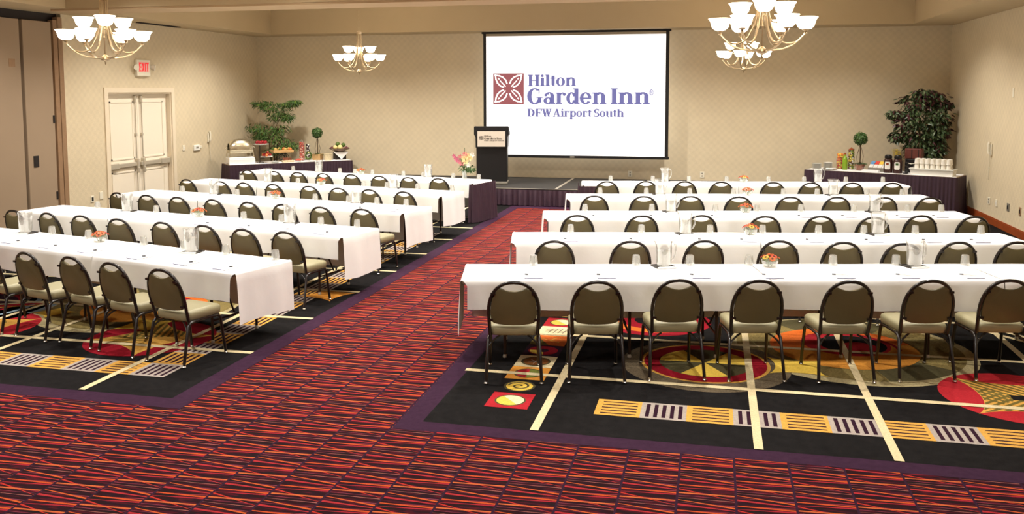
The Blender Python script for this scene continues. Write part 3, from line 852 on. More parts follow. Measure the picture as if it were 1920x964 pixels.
# ---- banquet chair
def make_chair():
    t = thing('banquet_chair', 'x', 'chair')
    yb = lambda z: -0.195 - (z - 0.44) * 0.245
    # seat cushion
    b = MB()
    def ring(z, i):
        pts = []
        for cx, cy, a in ((-.205 + .05, -.19 + .05, 180), (.205 - .05, -.19 + .05, 270), (.23 - .06, .23 - .06, 0), (-.23 + .06, .23 - .06, 90)):
            for k in range(4):
                q = math.radians(a + 30 * k); rr = .05 - i
                pts.append((cx + rr * math.cos(q), cy + rr * math.sin(q), z))
        return pts
    b.loft([ring(.395, .014), ring(.405, 0), ring(.455, -.006), ring(.474, .002), ring(.485, .02), ring(.489, .045)], True, True)
    b.build('seat', M_CSEAT, t, 50)
    # backrest pad, top edge scooped to leave the hand hole
    b = MB()
    half = [(0.0, .492), (.07, .494), (.13, .502), (.172, .514), (.190, .530), (.197, .575), (.199, .62), (.195, .68), (.183, .74), (.165, .785), (.143, .818), (.118, .838), (.10, .832), (.07, .818), (.035, .808), (0.0, .805)]
    out = half + [(-x, z) for x, z in reversed(half[1:-1])]
    cx, cz = 0, .65
    def pring(dy, k):
        return [(x * k, yb(z) + dy, cz + (z - cz) * k) for x, z in out]
    b.loft([pring(-.020, .93), pring(-.016, .985), pring(-.004, 1.0), pring(.010, .985), pring(.022, .93), pring(.026, .80)], True, True)
    b.build('backrest', M_CBACK, t, 50)
    # back frame: bent tube hoop with pad clips
    path = [(-.205, yb(.40), .40), (-.209, yb(.50), .50)]
    for i in range(0, 21):
        a = PI - PI * i / 20; e = 0.86
        x = .216 * math.copysign(abs(math.cos(a)) ** e, math.cos(a)); z = .60 + .283 * abs(math.sin(a)) ** e
        path.append((x, yb(z), z))
    path += [(.209, yb(.50), .50), (.205, yb(.40), .40)]
    b = MB(); b.tube(path, .0155, 8)
    for sx in (-1, 1):
        for x, z in ((.196, .545), (.174, .785)):
            b.box(sx * x - .022, yb(z) - .028, z - .009, sx * x + .018, yb(z) - .004, z + .009)
    b.build('back_frame', M_CFRAME, t, 60)
    # under frame rails
    b = MB()
    for sx in (-1, 1): b.tube([(sx * .205, yb(.40), .400), (sx * .212, -.10, .388), (sx * .212, .18, .388)], .013, 6)
    b.tube([(-.2, .12, .386), (.2, .12, .386)], .011, 6)
    b.build('seat_frame', M_CFRAME, t, 60)
    # legs, each with a chrome glide
    def leg(path, foot):
        b = MB(); b.tube(path, .0145, 8); l = b.build('leg', M_CFRAME, t, 60)
        g = MB(); g.lathe([(.017, 0), (.019, .006), (.015, .014), (.010, .018), (.014, .03)], 10, foot); g.build('glide', M_CHROME, l)
    for sx in (-1, 1):
        leg([(sx * .212, -.12, .388), (sx * .216, -.175, .384), (sx * .220, -.205, .36), (sx * .238, -.285, .02)], (sx * .239, -.286, 0))
        leg([(sx * .212, .10, .388), (sx * .212, .165, .386), (sx * .212, .198, .36), (sx * .222, .245, .02)], (sx * .222, .246, 0))
        b = MB(); b.tube([(sx * .2225, -.222, .30), (sx * .19, -.20, .345), (sx * .15, -.185, .378), (sx * .12, -.17, .392)], .009, 6)
        b.build('brace', M_CFRAME, t, 60)
    return t
chair = Maker(make_chair)
rj = random.Random(11)
for r in ROWS:
    th = rowframe(r)[3]
    for i, (u, w) in enumerate(ROWS[r]['ch']):
        x, y, z = P(r, u, w - 0.303)
        lab = 'olive banquet chair with black frame, %s from the aisle, %s' % (ORD[i], where(r))
        chair((x, y, 0), th + rj.uniform(-.045, .045), lab, 'banquet chairs at the %s tables' % SIDE[r[0]])

# ---- folding tables under the cloths
def make_table(L):
    def fn():
        t = thing('folding_table', 'x', 'table')
        b = MB(); b.rbox(.01, -TW + .01, .715, L - .01, -.01, .742, .006); b.build('tabletop', M_TTOP, t, 0)
        for x in (.40, L - .40):
            for y in (-.09, -TW + .09):
                b = MB(); b.tube([(x, y, .715), (x, y, .02)], .014, 8)
                l = b.build('leg', M_TLEG, t)
                g = MB(); g.lathe([(.02, 0), (.02, .012), (.014, .03)], 8, (x, y, 0)); g.build('foot_cap', M_STEEL, l)
            b = MB(); b.tube([(x, -.09, .22), (x, -TW + .09, .22)], .011, 6); b.tube([(x, -.09, .66), (x, -TW + .09, .66)], .011, 6)
            s = 1 if x < L / 2 else -1
            b.tube([(x, -.40, .24), (x + s * .12, -.40, .48), (x + s * .36, -.40, .70)], .010, 6)
            b.build('leg_crossbar', M_TLEG, t)
        return t
    return fn
TN = 3
for side in 'RL':
    mk = Maker(make_table(1.97 if side == 'R' else 1.90))
    for r in [k for k in ROWS if k[0] == side]:
        o, d, n, th = rowframe(r); L = ROWS[r]['L']; seg = L / TN
        for i in range(TN):
            u = seg * i if side == 'R' else seg * (i + 1)
            pos = ('nearest the aisle', 'in the middle', 'nearest the wall')[i]
            mk((P(r, u, 0)), th, 'folding table under the white cloth %s, %s' % (pos, where(r)), 'folding tables under white cloths')

# ---- table cloths: one per folding table
def cloth(r, u0, u1, first, last, seed):
    rnd = random.Random(seed)
    sg = 1 if r[0] == 'R' else -1
    fold = [(rnd.uniform(0, 6.28), rnd.uniform(2.5, 9), rnd.uniform(.2, 1)) for _ in range(5)]
    def wob(u): return sum(a * math.sin(p + k * u) for p, k, a in fold) / 3
    zt = 0.7545
    prof = [(.012, .20, 1), (.012, .30, .95), (.010, .45, .8), (.008, .60, .6), (.006, .70, .3), (.003, .738, .1), (-.004, .750, 0), (-.02, zt, 0)]
    prof += [(-TW * k / 6, zt, 0) for k in range(1, 6)]
    prof += [(-TW + .02, zt, 0), (-TW + .004, .750, 0), (-TW - .005, .738, .1), (-TW - .010, .70, .3), (-TW - .014, .64, .6), (-TW - .018, .56, .85), (-TW - .02, .475, 1)]
    n = max(8, int((u1 - u0) / .045))
    nb, rings = len(prof), []
    slit = .055
    for i in range(n + 1):
        u = u0 + (u1 - u0) * i / n
        ring = []
        for j, (y, z, k) in enumerate(prof):
            uu = u
            if k > 0:
                if first: uu = max(uu, u0 + slit * min(1, k * 5))
                if last: uu = min(uu, u1 - slit * min(1, k * 5))
            w = wob(u) * .020 * k
            yy = y + (w if j < 8 else -w) + (.007 * math.sin(u * 19 + seed + 2 * math.sin(u * 3)) * k if z < .7 else 0)
            zz = z + (.010 * math.sin(u * 2.1 + seed) * k if z < .6 else 0)
            if k == 0: zz += .0012 * math.sin(u * 9 + y * 7 + seed)
            ring.append((sg * uu, yy, zz))
        rings.append(ring)
    b = MB()
    if sg < 0: rings = rings[::-1]
    b.loft(rings, closed=False)
    for on, ue, out, drop in ((first, u0, -1, .24 if r[1] != '5' else None), (last, u1, 1, .30)):
        if not on: continue
        if drop is None: drop = .62
        m = 14; er = []
        for i in range(m + 1):
            y = -TW * i / m
            col = []
            for o_, z, k in ((-.02, zt, 0), (.003, .750, 0), (.010, .735, .1), (.016, .65, .5), (.022, .5, .8), (.028, .38, .9), (.03, drop, 1)):
                w = (.010 * math.sin(y * 9 + seed) + .006 * math.sin(y * 21 + 2 * seed)) * k
                col.append((sg * (ue + out * (o_ + w)), y + (.012 * k * (y / -TW - .5)), z + (.02 * math.sin(y * 4 + seed) * k if z == drop else 0)))
            er.append(col)
        if out * sg > 0: er = er[::-1]
        b.loft(er, closed=False)
    o, d, nn, th = rowframe(r)
    ob = b.build('tablecloth', M_CLOTH, None, 70, None, (o.x, o.y, 0), th)
    return ob
CUT = {'R': (0, 2.86, 5.0), 'L': (0, 2.05, 3.9)}
for ri, r in enumerate(ROWS):
    L = ROWS[r]['L']; c = list(CUT[r[0]]) + [L]
    for i in range(3):
        o = cloth(r, c[i] + (.004 if i else 0), c[i + 1] - (.004 if i < 2 else 0), i == 0, i == 2, ri * 3 + i + 1)
        pos = ('nearest the aisle', 'in the middle', 'nearest the side wall')[i]
        tag(o, 'white tablecloth draped %s on the %s' % (pos, where(r)), 'tablecloth', 'white tablecloths')

# plum skirts on the aisle ends of the rearmost tables
for r, pts in (('L5', [(.05, TW + .03), (-.05, TW + .03), (-.05, -.03)]), ('R5', [(-.045, -.02), (-.045, TW + .035), (.30, TW + .035)])):
    pp = [P(r, u, w)[:2] for u, w in pts]
    o = skirt(pp, .012, .735, .085, .016, 5, .03).build('table_skirt', M_SKIRT, None, 60)
    tag(o, 'plum pleated skirt on the aisle end of the %s' % where(r), 'table skirt')

# ---- things on the tables
ZT_ = 0.7565
def make_glass():
    b = MB(); b.lathe([(.036, .003), (.044, 0), (.0435, .02), (.036, .092), (.031, .100), (.0, .100)], 14, (0, 0, 0), False, False)
    b.lathe([(.039, .004), (.033, .086), (.0, .088)], 14, (0, 0, 0), False, False)
    return tag(b.build('tumbler', M_GLASS), 'x', 'glass')
glass = Maker(make_glass)
def make_pitcher():
    t = thing('water_pitcher', 'x', 'pitcher', (0, 0, 0))
    b = MB()
    n = 36; rings = []
    for r_, z in ((.066, .004), (.070, .012), (.074, .10), (.078, .19), (.077, .215), (.082, .24), (.085, .262)):
        ring = []
        for j in range(n):
            a = 2 * PI * j / n
            rr = r_ * (1 + (.022 if j % 2 and .02 < z < .2 else 0))
            if z > .2: rr += .022 * max(0, math.cos(a - PI)) ** 12 * (z - .2) / .06
            ring.append((rr * math.cos(a), rr * math.sin(a), z))
        rings.append(ring)
    b.loft(rings, True, False); b.build('body', M_PITCH, t, 20)
    b = MB(); b.lathe([(.062, .012), (.066, .10), (.069, .155), (.0, .156)], 20, (0, 0, 0), True, False)
    b.build('water', M_GLASS, t)
    b = MB(); b.tube([(.076, 0, .235), (.11, 0, .235), (.130, 0, .20), (.128, 0, .12), (.105, 0, .07), (.070, 0, .05)], .010, 8)
    b.build('handle', M_PITCH, t)
    return t
pitcher = Maker(make_pitcher)
def make_tray():
    t = thing('pitcher_tray', 'x', 'tray')
    b = MB(); b.box(-.09, -.085, 0, .09, .085, .005); b.build('tray_base', M_TRAY, t, 0)
    b = MB()
    for a in ((-.1, .085, .1, .095), (-.1, -.085, -.09, .085), (.09, -.085, .1, .085)): b.box(a[0], a[1], 0, a[2], a[3], .012)
    b.build('tray_rim', M_TRAY, t, 0)
    b = MB(); b.box(-.1, -.097, 0, .1, -.085, .016); b.box(-.06, -.085, .0051, .1, -.02, .0065)
    b.build('folded_napkin', M_CLOTH, t, 0)['label'] = 'white folded napkin edge'
    return t
tray = Maker(make_tray)
M_PET = [mat('gerbera_orange', (232, 104, 36), .6, 0, .15), mat('gerbera_red', (206, 60, 44), .6, 0, .15), mat('gerbera_yellow', (240, 184, 64), .6, 0, .1)]
M_FCEN = mat('gerbera_centre', (84, 46, 26), .8)
def make_flowers():
    t = thing('flower_bowl', 'x', 'flower bowl')
    b = MB(); b.lathe([(.045, 0), (.06, .01), (.078, .045), (.080, .065), (.072, .09)], 20, (0, 0, 0), True, False, .03, 1)
    b.build('glass_bowl', M_BOWLG, t, 20)
    rr = random.Random(4); b = MB()
    for i in range(16):
        a = rr.uniform(0, 6.28); x, y = .05 * math.cos(a), .05 * math.sin(a)
        b.tube([(x * .3, y * .3, .01), (x, y, .08)], .004, 5)
        b.face([(x, y, .05), (x * 1.3 + .02, y * 1.3, .075), (x * 1.4, y * 1.4, .10), (x * 1.3 - .02, y * 1.3, .08)])
    b.build('greenery', M_LEAFL, t)
    for i in range(9):
        a = i * 2.4; q = .014 + .021 * math.sqrt(i) * 1.25
        cx, cy, cz = q * math.cos(a), q * math.sin(a), .13 - q * .42
        tilt = Matrix.Translation((cx, cy, cz)) @ Matrix.Rotation(q * 8, 4, Vector((-math.sin(a), math.cos(a), 0)))
        b = MB()
        for k in range(14):
            g = k * 2 * PI / 14; w = .16
            pts = [(.008 * math.cos(g), .008 * math.sin(g), .004), (.026 * math.cos(g - w), .026 * math.sin(g - w), .004), (.036 * math.cos(g), .036 * math.sin(g), -.002), (.026 * math.cos(g + w), .026 * math.sin(g + w), .004)]
            b.face([tilt @ Vector(p) for p in pts])
        b.cur = 1
        b.loft([[tilt @ Vector((.010 * math.cos(g * PI / 4), .010 * math.sin(g * PI / 4), z)) for g in range(8)] for z in (0, .008)], True, True)
        b.build('flower_head', [M_PET[(0, 0, 1, 0, 2, 0, 1, 0, 0)[i]], M_FCEN], t)
    return t
flowers = Maker(make_flowers)
def make_pad():
    t = thing('notepad', 'x', 'notepad')
    b = MB(); b.box(-.085, 0, 0, .085, .20, .006); b.build('paper_block', M_PAPER, t, 0)
    b = MB(); b.box(-.085, -.004, 0, .085, 0, .0055); b.build('binding_edge', M_PADEDGE, t, 0)
    return t
pad = Maker(make_pad)
def make_pen():
    b = MB(); b.tube([(0, 0, .005), (.10, -.05, .005)], .0045, 6); b.cur = 1; b.tube([(-.03, .015, .005), (0, 0, .005)], .006, 6)
    return tag(b.build('pen', [M_WHITE, M_PEN]), 'x', 'pen')
pen = Maker(make_pen)

for r in ROWS:
    o, d, n, th = rowframe(r); D = ROWS[r]; wr = where(r)
    pz = [('nearer to', 'farther from')[k] for k in (0, 1)]
    for k, u in enumerate(sorted(D['pi'])):
        q = P(r, u, .17, ZT_)
        tray(q, th + .25, 'dark square tray under the pitcher %s the aisle, %s' % (pz[k], wr), 'pitcher trays')
        pitcher((q[0], q[1], ZT_ + .006), th + (0.3 if r[0] == 'R' else PI - .5), 'clear ribbed water pitcher %s the aisle, %s' % (pz[k], wr), 'water pitchers')
    flowers(P(r, D['fl'], .17, ZT_), rj.uniform(0, 6), 'glass bowl of orange gerbera flowers mid-table, %s' % wr, 'gerbera bowls')
    for k, u in enumerate(sorted(D['gl'])):
        glass(P(r, u, .07, ZT_), 0, 'upturned clear tumbler, %s from the aisle, %s' % (ORD[k], wr), 'upturned tumblers')
    for k, u in enumerate(sorted(D['pd'])):
        q = P(r, u, .735, ZT_ + .0012)
        pad(q, th + rj.uniform(-.06, .06), 'white notepad, %s from the aisle, %s' % (ORD[k], wr), 'notepads')
        q = P(r, u + (-.05 if r[0] == 'R' else -.05), .60, ZT_ + .009)
        pen(q, th + rj.uniform(-.15, .15) + (0 if r[0] == 'R' else 1.2), 'dark-capped pen on the notepad %s from the aisle, %s' % (ORD[k], wr), 'pens on notepads')

# ------------------------------------------------------------------ chandeliers
def make_chandelier():
    t = thing('chandelier', 'x', 'chandelier')
    def shade(x, y, z):
        b = MB(); b.lathe([(.025, 0), (.060, .010), (.088, .036), (.100, .075), (.108, .105), (.130, .132), (.125, .134), (.102, .104), (.093, .075), (.080, .038), (.05, .016), (.0, .012)], 20, (x, y, z), True, False)
        return b.build('glass_shade', M_SHADE, t)
    def cup(b, x, y, z):
        b.lathe([(.008, -.05), (.02, -.04), (.012, -.03), (.014, -.018), (.036, -.006), (.038, .002)], 10, (x, y, z))
    for i in range(6):
        a = i * PI / 3; c, s = math.cos(a), math.sin(a)
        q = lambda r_, z: (r_ * c, r_ * s, z * 1.07)
        b = MB()
        b.tube([q(.03, .085), q(.12, .080), q(.22, .092), q(.31, .125), q(.38, .175), q(.43, .225), q(.45, .245)], .0105, 7)
        b.tube([q(.042, .84), q(.044, .62), q(.060, .46), q(.095, .32), q(.15, .215), q(.20, .170), q(.25, .150), q(.30, .150), q(.35, .160)], .0105, 7)
        cup(b, .45 * c, .45 * s, .305)
        b.build('arm', M_NICKEL, t)
        shade(.45 * c, .45 * s, .305)
    for i in range(3):
        a = -PI / 2 + i * 2 * PI / 3; c, s = math.cos(a), math.sin(a)
        q = lambda r_, z: (r_ * c, r_ * s, z * 1.07)
        b = MB(); b.tube([q(.03, .56), q(.06, .44), q(.12, .375), q(.19, .365), q(.25, .39), q(.27, .41)], .0085, 7); cup(b, .27 * c, .27 * s, .480)
        b.build('arm', M_NICKEL, t)
        shade(.27 * c, .27 * s, .480)
    b = MB()
    b.lathe([(.006, 0), (.010, .02), (.006, .03), (.02, .045), (.055, .06), (.06, .075), (.045, .095), (.03, .12), (.010, .13), (.008, .33), (.016, .35), (.008, .37), (.008, .90)], 14)
    b.lathe([(.055, .885), (.06, .90), (.06, .925), (.03, .945), (.012, .955)], 14)
    b.build('centre_column', M_NICKEL, t)
    b = MB()
    z = .95; k = 0
    while z < 1.88:
        p = []
        for j in range(9):
            g = 2 * PI * j / 8; x = .011 * math.cos(g); p.append((x if k % 2 else 0, 0 if k % 2 else x, z + .022 + .022 * math.sin(g)))
        b.tube(p, .0025, 4, False); z += .036; k += 1
    b.build('chain', M_NICKEL, t)
    b = MB(); b.lathe([(.02, 1.87), (.05, 1.89), (.065, 1.925), (.065, 1.93)], 14); b.build('ceiling_canopy', M_NICKEL, t)
    return t
chand = Maker(make_chandelier)
CZ = ZT - 1.93
for x, y, lab in ((-7.75, 10.15, 'nickel chandelier with nine lit glass shades, near the exit sign'), (0.49, 10.13, 'largest nearest nickel chandelier with lit glass shades, at upper right'),
                  (-7.57, 18.2, 'small far nickel chandelier with lit shades, left of the screen'), (0.55, 18.65, 'small far nickel chandelier right of the screen, behind the nearest chandelier')):
    chand((x, y, CZ), math.atan2(-x, y) - (PI if (y > 15 and x < 0) else 0) + (0.35 if y > 15 and x > 0 else 0.05), lab, 'ceiling chandeliers')

# ------------------------------------------------------------------ wall fittings
def plate(x, y, z, nx, w, h, name, label, cat, m, detail):
    """small plate on a side wall; nx = direction it faces"""
    b = MB()
    x0, x1 = sorted((x, x + nx * .012)); b.rbox(x0, y - w / 2, z - h / 2, x1, y + w / 2, z + h / 2, .003)
    t = thing(name, label, cat, (0, 0, 0)); b.build('plate', m, t, 0)
    b = MB(); m2 = M_WHITE
    xa, xb = sorted((x + nx * .011, x + nx * .018))
    if detail == 'outlet':
        for dz in (-.028, .028): b.rbox(xa, y - .018, z + dz - .016, xb, y + .018, z + dz + .016, .003)
        b.build('socket', M_GREY, t, 0)
    elif detail == 'switch':
        b.rbox(xa, y - .012, z - .022, xb, y + .012, z + .022, .003); b.build('rocker', M_WHITE, t, 0)
    elif detail == 'dark':
        b.rbox(xa, y - .025, z - .035, xb, y + .025, z + .035, .003); b.build('jack', M_BLACK, t, 0)
    return t
plate(XL, 14.86, .42, 1, .09, .13, 'wall_outlet', 'ivory wall outlet left of the double door', 'outlet', M_IVORY, 'dark')
plate(XL, 15.12, .46, 1, .10, .15, 'wall_plate', 'blank ivory wall plate close to the double door', 'wall plate', M_IVORY, 'none')
plate(XL, 17.95, 1.22, 1, .08, .13, 'light_switch', 'ivory light switch right of the double door', 'switch', M_IVORY, 'switch')
plate(XR, 18.17, .42, -1, .13, .13, 'wall_outlet', 'ivory double outlet under the right wall phone', 'outlet', M_IVORY, 'outlet')
plate(XR, 17.72, .43, -1, .09, .13, 'wall_outlet', 'single ivory outlet beside the double one on the right wall', 'outlet', M_IVORY, 'switch')
plate(XR, 17.05, .44, -1, .12, .14, 'wall_jack', 'square grey wall jack low on the right wall', 'wall jack', M_GREY, 'dark')
plate(XR, 16.42, .45, -1, .10, .14, 'wall_jack', 'tan wall jack at the right picture edge above the baseboard', 'wall jack', M_JAMB, 'dark')
plate(XR, 17.05, 2.45, -1, .07, .16, 'wall_sensor', 'small ivory sensor high on the right wall', 'sensor', M_IVORY, 'none')
def back_plate(x, z, label):
    t = thing('wall_outlet', label, 'outlet')
    b = MB(); b.rbox(x - .05, YB - .012, z - .075, x + .05, YB, z + .075, .003); b.build('plate', M_IVORY, t, 0)
    b = MB()
    for dz in (-.03, .03): b.box(x - .014, YB - .016, z + dz - .014, x + .014, YB - .011, z + dz + .014)
    b.build('socket', M_GREY, t, 0)
back_plate(-1.97, .50, 'ivory outlet on the back wall under the screen corner')
back_plate(-.27, .51, 'ivory outlet on the back wall right of the screen')
# thermostat
t = thing('thermostat', 'white thermostat between switch and wall phone on the left wall', 'thermostat')
b = MB(); b.rbox(XL, 18.33, 1.13, XL + .04, 18.56, 1.26, .008); b.build('case', M_WHITE, t, 0)
b = MB(); b.box(XL + .04, 18.40, 1.18, XL + .043, 18.49, 1.22); b.build('display', M_GREY, t, 0)
b = MB(); b.rbox(XL, 18.56, 1.17, XL + .05, 18.63, 1.24, .008); b.build('sensor_box', M_IVORY, t, 0)
def phone(x, y, z, nx, label):
    t = thing('wall_phone', label, 'phone')
    b = MB(); xs = sorted((x, x + nx * .03)); b.rbox(xs[0], y - .05, z - .13, xs[1], y + .05, z + .10, .008); b.build('base', M_IVORY, t, 0)
    b = MB(); b.tube([(x + nx * .045, y, z - .09), (x + nx * .06, y, z - .04), (x + nx * .06, y, z + .08), (x + nx * .04, y, z + .13)], [.026, .02, .02, .028], 8); b.build('handset', M_IVORY, t)
    b = MB(); p = []
    for i in range(40):
        s = i / 39; p.append((x + nx * (.03 + .008 * math.sin(i * 1.6)), y + (.035 * math.sin(s * PI)) * (1 if s < .5 else 1), z - .12 - .46 * math.sin(s * PI)))
    b.tube(p, .005, 5); b.build('cord', M_IVORY, t)
phone(XL, 18.97, 1.42, 1, 'ivory wall phone with hanging cord on the left wall')
phone(XR, 18.15, 1.40, -1, 'ivory wall phone with hanging cord on the right wall')
# exit sign with emergency lamps
t = thing('exit_sign', 'red EXIT sign with emergency lamp heads above the double door', 'exit sign')
ex, ey, ez = XL, 16.52, 2.99
b = MB(); b.rbox(ex, ey - .22, ez - .17, ex + .07, ey + .22, ez + .17, .008); b.build('case', M_IVORY, t, 0)
b = MB(); b.box(ex + .07, ey - .17, ez - .09, ex + .073, ey + .18, ez + .13); b.build('face', mat('exit_face', (246, 190, 178), .5), t, 0)
m_ex = emat('exit_red', (232, 40, 52), .7, (200, 30, 40))
def rz(ya, za, yb_, zb): bb.box(ex + .073, ey + ya, ez + za, ex + .0755, ey + yb_, ez + zb)
for ch, k in (('E', 0), ('X', 1), ('I', 2), ('T', 3)):
    bb = MB(); o = (-.155, -.065, .025, .075)[k]
    if ch == 'E':
        rz(o, -.07, o + .025, .11)
        for zz in (-.07, .008, .085): rz(o + .025, zz, o + .075, zz + .025)
    elif ch == 'X':
        for s in (1, -1):
            c = o + .04
            bb.loft([[(xx, ey + c + s * yy, ez + zz) for yy, zz in ((-.038, -.07), (-.012, -.07), (.038, .11), (.012, .11))] for xx in (ex + .073, ex + .0755)], True, True)
    elif ch == 'I': rz(o + .005, -.07, o + .032, .11)
    else:
        rz(o + .03, -.07, o + .055, .11); rz(o, .085, o + .085, .11)
    bb.build('letter', m_ex, t, 0)
for s in (-1, 1):
    b = MB(); b.tube([(ex + .03, ey + s * .22, ez + .02), (ex + .05, ey + s * .27, ez + .03)], .012, 6)
    b.tube([(ex + .04, ey + s * .27, ez + .03), (ex + .08, ey + s * .29, ez + .02), (ex + .12, ey + s * .31, ez + .01)], [.03, .055, .06], 12)
    b.build('lamp_head', M_IVORY, t)

# ------------------------------------------------------------------ buffet tables
def buffet(x0, y0, x1, y1, label, seed):
    d = Vector((x1 - x0, y1 - y0)); L = d.length; th = math.atan2(d.y, d.x)
    t = thing('buffet_table', label, 'table', (x0, y0, 0), th)
    b = MB(); b.rbox(0, 0, .75, L, .72, .778, .008); b.build('tabletop', M_TTOP, t, 0)
    b = MB(); b.box(.02, -.002, .7782, L - .02, .70, .7815); b.build('top_cloth', M_CLOTH, t, 0)
    skirt([(.0, .72), (0, 0), (L, 0), (L, .72)], .012, .772, .075, .014, seed, .02).build('skirt', M_SKIRT, t, 60)
    for x in (.15, L - .15):
        for y in (.1, .62):
            b = MB(); b.tube([(x, y, .75), (x, y, 0)], .016, 6); b.build('leg', M_TLEG, t)
    return t
buffet(-11.05, 18.66, -8.85, 20.70, 'plum-skirted buffet table in the left corner with fruit stands', 21)
buffet(1.95, 20.28, 4.68, 18.93, 'plum-skirted coffee buffet table in the right corner', 22)
BZ = .782

M_APPLE = mat('apple_red', (150, 26, 34), .3, 0, .2, 14); M_PEACH = mat('peach_skin', (226, 120, 60), .5, 0, .2, 14); M_PEAR = mat('pear_skin', (206, 170, 92), .45, 0, .15, 14)
M_GRN = mat('green_fruit', (84, 110, 46), .4, 0, .2, 14); M_MELON = mat('melon_flesh', (238, 220, 150), .5, 0, .1); M_GRAPE = mat('grape_skin', (98, 44, 52), .35, 0, .2)
M_GOLD = mat('gilt_steel', (206, 196, 170), .22, 0.9, .05); M_CAND = mat('candy_red', (224, 84, 66), .3, 0, .4, 60); M_IRON = mat('black_iron', (36, 30, 28), .5, .3)
M_WOODL = mat('pale_wood', (206, 164, 108), .5, 0, .12, 12); M_BASK = mat('wicker', (206, 190, 156), .7, 0, .2, 50); M_POT = mat('tan_pot', (196, 158, 106), .6, 0, .1)
M_SOIL = mat('moss', (72, 84, 38), .9, 0, .3, 40)

AL, AR = math.atan2(2.04, 2.20), math.atan2(-1.35, 2.73)
def BL(s_, t_, z=0.0): return (-11.05 + math.cos(AL) * s_ - math.sin(AL) * t_, 18.66 + math.sin(AL) * s_ + math.cos(AL) * t_, BZ + z)
def BR(s_, t_, z=0.0): return (1.95 + math.cos(AR) * s_ - math.sin(AR) * t_, 20.28 + math.sin(AR) * s_ + math.cos(AR) * t_, BZ + z)

# white draped riser with the roll-top chafing dish
t = thing('riser_box', 'white draped riser under the chafing dish', 'riser', BL(.315, .24), AL)
b = MB(); b.rbox(-.30, -.18, 0, .30, .18, .165, .015); b.build('draped_top', M_CLOTH, t, 40)
b = MB(); b.rbox(-.305, -.19, .0, .305, -.178, .12, .004); b.build('hem', M_CLOTH, t, 40)
t = thing('chafing_dish', 'roll-top steel chafing dish on the white riser', 'chafing dish', BL(.315, .25, .166), AL)
b = MB()
rings = []
for i in range(13):
    a = PI * i / 12
    rings.append([(x * .27, -.16 * math.cos(a) * (1 - .25 * abs(x) ** 3), .16 + .27 * math.sin(a) * (1 - .35 * abs(x) ** 3)) for x in [k / 6 for k in range(-6, 7)]])
b.loft(rings, closed=False); b.build('dome_lid', M_GOLD, t)
b = MB(); b.rbox(-.28, -.165, .10, .28, .165, .17, .012); b.build('water_pan', M_GOLD, t, 0)
for x in (-.27, .27):
    for y in (-.15, .15):
        b = MB(); b.tube([(x, y, .12), (x * 1.04, y * 1.05, .05), (x * 1.06, y * 1.08, .004)], .012, 6); b.build('leg', M_GOLD, t)
    b = MB(); b.tube([(x, 0, .22), (x * 1.18, 0, .24), (x * 1.3, 0, .20)], .012, 6); b.build('handle', M_GOLD, t)

def fruit(x, y, z, r, m, name, label, grp, sz=1.0):
    b = MB(); b.ball((0, 0, r * sz), r, 10, 7, sz); b.tube([(0, 0, 2 * r * sz - .008), (.004, 0, 2 * r * sz + .012)], .003, 4)
    o = b.build(name, m, None, 60, None, (x, y, z)); return tag(o, label, 'fruit', grp)

# two-tier wire stand with plates of apples
t = thing('tiered_stand', 'black iron two-tier plate stand beside the chafing dish', 'stand', BL(.79, .30), AL)
b = MB(); b.tube([(0, 0, .002), (0, 0, .48)], .008, 6)
for a in range(3): b.tube([(0, 0, .02), (.1 * math.cos(a * 2.1), .1 * math.sin(a * 2.1), .009)], .007, 5)
b.build('post', M_IRON, t)
for dx, z in ((.04, .43), (.16, .13)):
    b = MB(); b.tube([(0, 0, z - .03), (dx * .6, 0, z - .02), (dx, 0, z)], .007, 5); b.build('bracket', M_IRON, t)
    b = MB(); b.lathe([(.06, z), (.12, z + .004), (.185 if z > .3 else .155, z + .02), (.18 if z > .3 else .15, z + .022), (.11, z + .010), (0, z + .008)], 20, (dx, 0, 0), True, False); b.build('plate', M_WHITE, t)
for i in range(7):
    a = i * 1.05; rr = 0 if i == 6 else .105
    lx, ly = .04 + rr * math.cos(a), rr * math.sin(a)
    fx, fy, fz = BL(.79 + lx, .30 + ly, .453 if rr else .446)
    fruit(fx, fy, fz, .040, M_APPLE, 'apple', 'red apple on the upper plate of the two-tier iron stand', 'apples on the upper plate')
for i in range(8):
    a = i * .9; rr = (.085 if i < 6 else .03); zz = .144 + (.070 if i >= 6 else .008)
    lx, ly = .16 + rr * math.cos(a), rr * math.sin(a)
    fx, fy, fz = BL(.79 + lx, .30 + ly, zz)
    fruit(fx, fy, fz, .034, (M_APPLE, M_PEACH)[i % 2], ('apple', 'peach')[i % 2], ('red apple on the lower plate of the iron stand', 'orange peach on the lower plate of the iron stand')[i % 2], ('apples on the lower plate', 'peaches on the lower plate')[i % 2])

